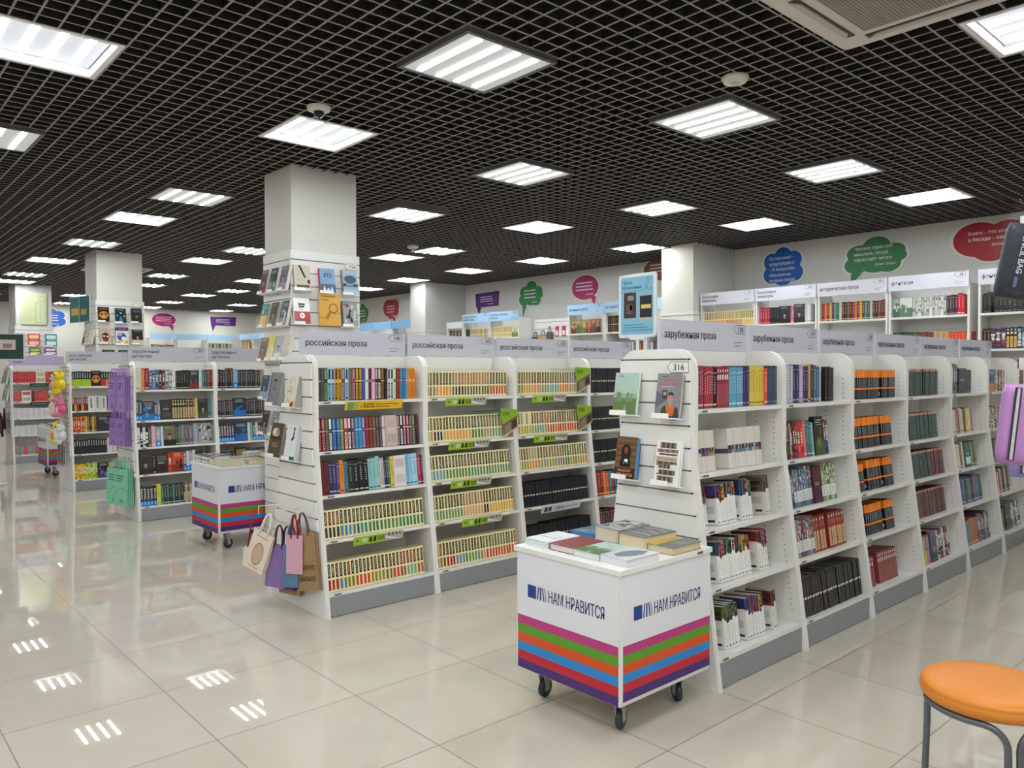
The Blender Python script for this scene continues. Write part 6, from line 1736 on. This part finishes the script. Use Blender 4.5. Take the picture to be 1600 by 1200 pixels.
for (x, y, w, th, n, c1, c2, nm, pc) in [(.02, .45, .14, .03, 2, '#8a8c8c', '#3a3a3c', 'grey and black', '#e0dcd4'), (.02, .29, .14, .03, 2, '#5a5c60', '#2a2a2c', 'charcoal', '#e4e0d8'), (.03, .02, .15, .065, 1, '#8f9a98', '#c8d0cc', 'thick pale grey', '#d6ccb4'), (.03, .17, .115, .05, 1, '#a8a890', '#6a6a60', 'stone', '#d6ccb8'), (.26, .02, .14, .04, 1, '#b8a040', '#d8c870', 'yellowish', '#d8ceb8'), (.26, .18, .14, .05, 1, '#7a8284', '#b8bcbc', 'silver grey', '#d8d0c0'), (.26, .34, .14, .03, 1, '#6a5a60', '#a89aa0', 'mauve grey', '#d8d0c0'),
                                         (.42, .03, .15, .022, 3, '#2a2a2e', '#d8d8d8', 'black-edged', '#e8e4de'), (.42, .2, .15, .022, 2, '#d8503c', '#e88a70', 'coral red', '#e4dcd8'), (.42, .38, .15, .03, 2, '#8a9aa8', '#c8d0d8', 'pale blue grey', '#e0dcd4')]:
    for j in range(n):
        lying(C2M, x, y + w, CT + j * (th + .001), w, .2 if x < .4 else .165, th, -90, art_mix, c1, c2, '#c8c4bc', f'{nm} book lying on the second cart' + ('' if n == 1 else f', {ordinal(j)} from the bottom of its pile'), G2, pc)
G3 = 'books lying on the farthest cart'
for (x, y, c1, nm) in [(.03, .42, '#a8a8a0', 'stone grey'), (.03, .24, '#c8c4b8', 'cream'), (.03, .05, '#8a9290', 'sea grey'), (.3, .3, '#6a6a68', 'dark grey'), (.3, .08, '#b8b0a0', 'beige')]:
    lying(C3M, x, y + .15, CT, .15, .21, .035, -90, art_mix, c1, '#5a5a58', '#d8d4cc', f'{nm} book lying on the farthest cart', G3)

# ------------------------------------------------------------------ stool
st = thing('stool', 'round stool with a padded orange seat and grey tube legs', 'stool', T(1.605, -4.115, 0))
m = MB(); m.lathe([(.17, .405), (.186, .409), (.196, .418), (.2, .43), (.199, .442), (.196, .4475), (.197, .45), (.192, .459), (.18, .467), (.15, .473), (.09, .477), (.02, .478)], '#e08a1e', 56); m.build('seat', st, [plain('orange_vinyl', '#d88530', .42, .02, 30)])
SR = .178
JA = [(120, 217, 0, 1), (217, 335, 1, 1), (335, 480, 1, 0)]
for k in range(3):
    a0, a1, b0, b1 = JA[k]
    e = 5.2
    p = []
    def at_(ang, z, r=SR):
        return (r * math.cos(R(ang)), r * math.sin(R(ang)), z)
    if k != 2:
        p.append(at_(a0 + e * b0, .008, SR + .012)); p.append(at_(a0 + e * b0, .15, SR + .006)); p.append(at_(a0 + e * b0, .325))
    if b0 and k != 2:
        for j in range(1, 6):
            q = j / 6 * math.pi / 2
            p.append(at_(a0 + e + 22 * (1 - math.cos(q)), .325 + .07 * math.sin(q)))
    elif k == 0:
        p.append(at_(a0, .385)); p.append(at_(a0 + 1.5, .394))
    w0 = a0 + (e + 22 if b0 and k != 2 else 4)
    w1 = a1 - (e + 22 if b1 else 4)
    for j in range(13):
        p.append(at_(w0 + (w1 - w0) * j / 12, .395))
    if b1:
        for j in range(0, 6):
            q = math.pi / 2 * (1 - j / 6)
            p.append(at_(a1 - e - 22 * (1 - math.cos(q)), .325 + .07 * math.sin(q)))
        p.append(at_(a1 - e, .325)); p.append(at_(a1 - e, .15, SR + .006)); p.append(at_(a1 - e, .008, SR + .012))
    m = MB(); m.tube(p, .0105, '#6b6e76', 12); m.build('leg', st, [METAL])
    for q in (p[0], p[-1]):
        if q[2] > .1:
            continue
        m = MB(); m.lathe([(.0125, 0), (.0135, .02), (.0115, .022)], '#1c1c1e', 14, (q[0], q[1], .0003)); m.build('rubber_foot', st)
m = MB(); m.ball(((SR + .0105) * math.cos(R(120)), (SR + .0105) * math.sin(R(120)), .383), .005, .005, .005, '#c8c8c8', 10, 7); m.build('rivet', st)

# ------------------------------------------------------------------ pencil bags hanging at the picture edge
rk = thing('accessory_rack', 'dark upright rack hung with pencil bags, just outside the view', 'rack', T(1.104, -4.35, 0) @ RZ(-75))
for x in (.005, .48):
    m = MB(); m.box(x, .02, .03, x + .03, .05, 2.05, '#2a2a2c'); m.build('post', rk)
for z in (1.83, 1.767, 1.474):
    m = MB(); m.box(-.03, .0, z - .012, .51, .0199, z + .012, '#2a2a2c'); m.build('rail', rk)
m = MB(); m.box(-.0, -.15, 0, .52, .22, .03, '#16161a'); m.build('base', rk)
bpy.context.view_layer.update()
for z, L in ((1.83, .3), (1.767, .195), (1.474, .31)):
    hook(rk, rk.matrix_world.copy(), .018, z, L, '#c8c8cc', .0)
def pencil_bag(M, label, body, w, h, d, deco, strap=None):
    t = thing('pencil_bag', label, 'pencil case', M, 'pencil bags on the accessory rack')
    m = MB()
    n = 14
    rings = []
    for i in range(9):
        v = i / 8
        z = -h * v
        k = min(1, .55 + 2.2 * min(v, 1 - v) ** .8)
        rings.append((z, w / 2 * (.86 + .14 * k), d / 2 * k))
    s = len(m.v)
    for z, rx, ry in rings:
        for j in range(n):
            a = 2 * math.pi * j / n
            ca, sa = math.cos(a), math.sin(a)
            m.v.append((rx * math.copysign(abs(ca) ** .45, ca), ry * math.copysign(abs(sa) ** .6, sa), z))
    for i in range(8):
        for j in range(n):
            j2 = (j + 1) % n
            m.face((s + i * n + j, s + (i + 1) * n + j, s + (i + 1) * n + j2, s + i * n + j2), body, 0, True)
    m.face([s + j for j in range(n)], body); m.face([s + 8 * n + j for j in range(n)][::-1], body)
    m.build('pouch', t)
    m = MB(); deco(m, w, h, d); 
    if m.f: m.build('zip', t)
    m = MB()
    W2, H2 = w / 2 + .014, h + .03
    m.hexa([(-W2, -d / 2 - .008, -H2 + .012), (W2, -d / 2 - .008, -H2 + .012), (W2, d / 2 + .008, -H2 + .012), (-W2, d / 2 + .008, -H2 + .012), (-W2 * .8, -d / 2 - .004, .012), (W2 * .8, -d / 2 - .004, .012), (W2 * .8, d / 2 + .004, .012), (-W2 * .8, d / 2 + .004, .012)], '#ffffff')
    m.hexa([(-W2 * .8, -.002, .0125), (W2 * .8, -.002, .0125), (W2 * .8, .002, .0125), (-W2 * .8, .002, .0125), (-W2 * .5, -.001, .056), (W2 * .5, -.001, .056), (W2 * .5, .001, .056), (-W2 * .5, .001, .056)], '#ffffff')
    m.build('plastic_wrap', t, [PLASTIC])
    return t
def deco_zip(m, w, h, d):
    for x in (-.28, .12):
        m.box(w * x - .007, -d / 2 - .0035, -h * .62 if x > 0 else -h * .95, w * x + .007, -d / 2 - .001, -.006, '#26242c')
        m.box(w * x - .003, -d / 2 - .0042, -h * .6 if x > 0 else -h * .94, w * x + .003, -d / 2 - .0036, -.008, '#b8b4bc')
def deco_text(m, w, h, d):
    m.text('PENCIL BAG', (-w * .12, -d / 2 - .002, -h * .12), (0, 0, -1), (1, 0, 0), .017, '#c8ccd4', 0, h * .55)
    m.box(-w * .12, -d / 2 - .002, -h * .86, -w * .03, -d / 2 - .001, -h * .72, '#4a5a78')
def deco_multi(m, w, h, d):
    for k, c in enumerate(['#6aa080', '#b8a850', '#c88a60', '#7a8ab0']):
        m.box(-w / 2 + w * .25 * k, -d / 2 - .002, -h * .9, -w / 2 + w * .25 * (k + 1), -d / 2 - .0005, -h * .12, c)
pencil_bag(T(.826, -4.41, 1.424) @ RZ(-50) @ RY(6), 'pink pencil bag with two grey zips, in clear wrapping', '#aa78b6', .085, .175, .045, deco_zip)
pencil_bag(T(.936, -4.401, 1.409) @ RZ(-50) @ RY(4), 'violet pencil bag behind the pink one, mostly out of view', '#8a7ab8', .08, .2, .045, deco_zip)
pencil_bag(T(.833, -4.408, 1.779) @ RZ(-52) @ RY(11), 'navy pencil bag with pale vertical lettering, in clear wrapping', '#141a2b', .075, .165, .035, deco_text)
pencil_bag(T(.94, -4.398, 1.715) @ RZ(-48) @ RY(20), 'multicoloured striped pencil bag below the navy one', '#7aa088', .07, .09, .035, deco_multi)

# ------------------------------------------------------------------ shelved books: the largest in view become objects
def seen(rec):
    M, mbk, w, h, lab, grp, hide = rec
    c = M @ Vector((w / 2, 0, h / 2))
    d = c - CAM
    z = d.dot(_f)
    if z < .2:
        return 0
    x, y = d.dot(_r) / z * F_PX, d.dot(_u) / z * F_PX
    if abs(x) > 800 or abs(y) > 600:
        return 0
    nrm = (M.to_3x3() @ Vector((0, -1, 0))).normalized()
    cosv = abs(nrm.dot(-d.normalized()))
    return w * h * cosv * (F_PX / z) ** 2
n_show = len([o for o in bpy.data.objects if o.get('category') == 'book'])
order = sorted(range(len(BOOKS)), key=lambda i: -seen(BOOKS[i]))
keep = set(order[:max(0, 300 - n_show)])
mass = MB()
for i, (M, mbk, w, h, lab, grp, hide) in enumerate(BOOKS):
    if i in keep:
        o = mbk.build('book', None, [GLOSS, PAINT])
        tag(o, lab, 'book', grp, M)
    else:
        mass.add(mbk, M)
o = mass.build('shelved_books', None, [GLOSS, PAINT])
o['kind'] = 'stuff'
o['label'] = 'rows of smaller books on the farther shelves'
o['category'] = 'books'
print('BOOKS', len(BOOKS), 'displayed', n_show)
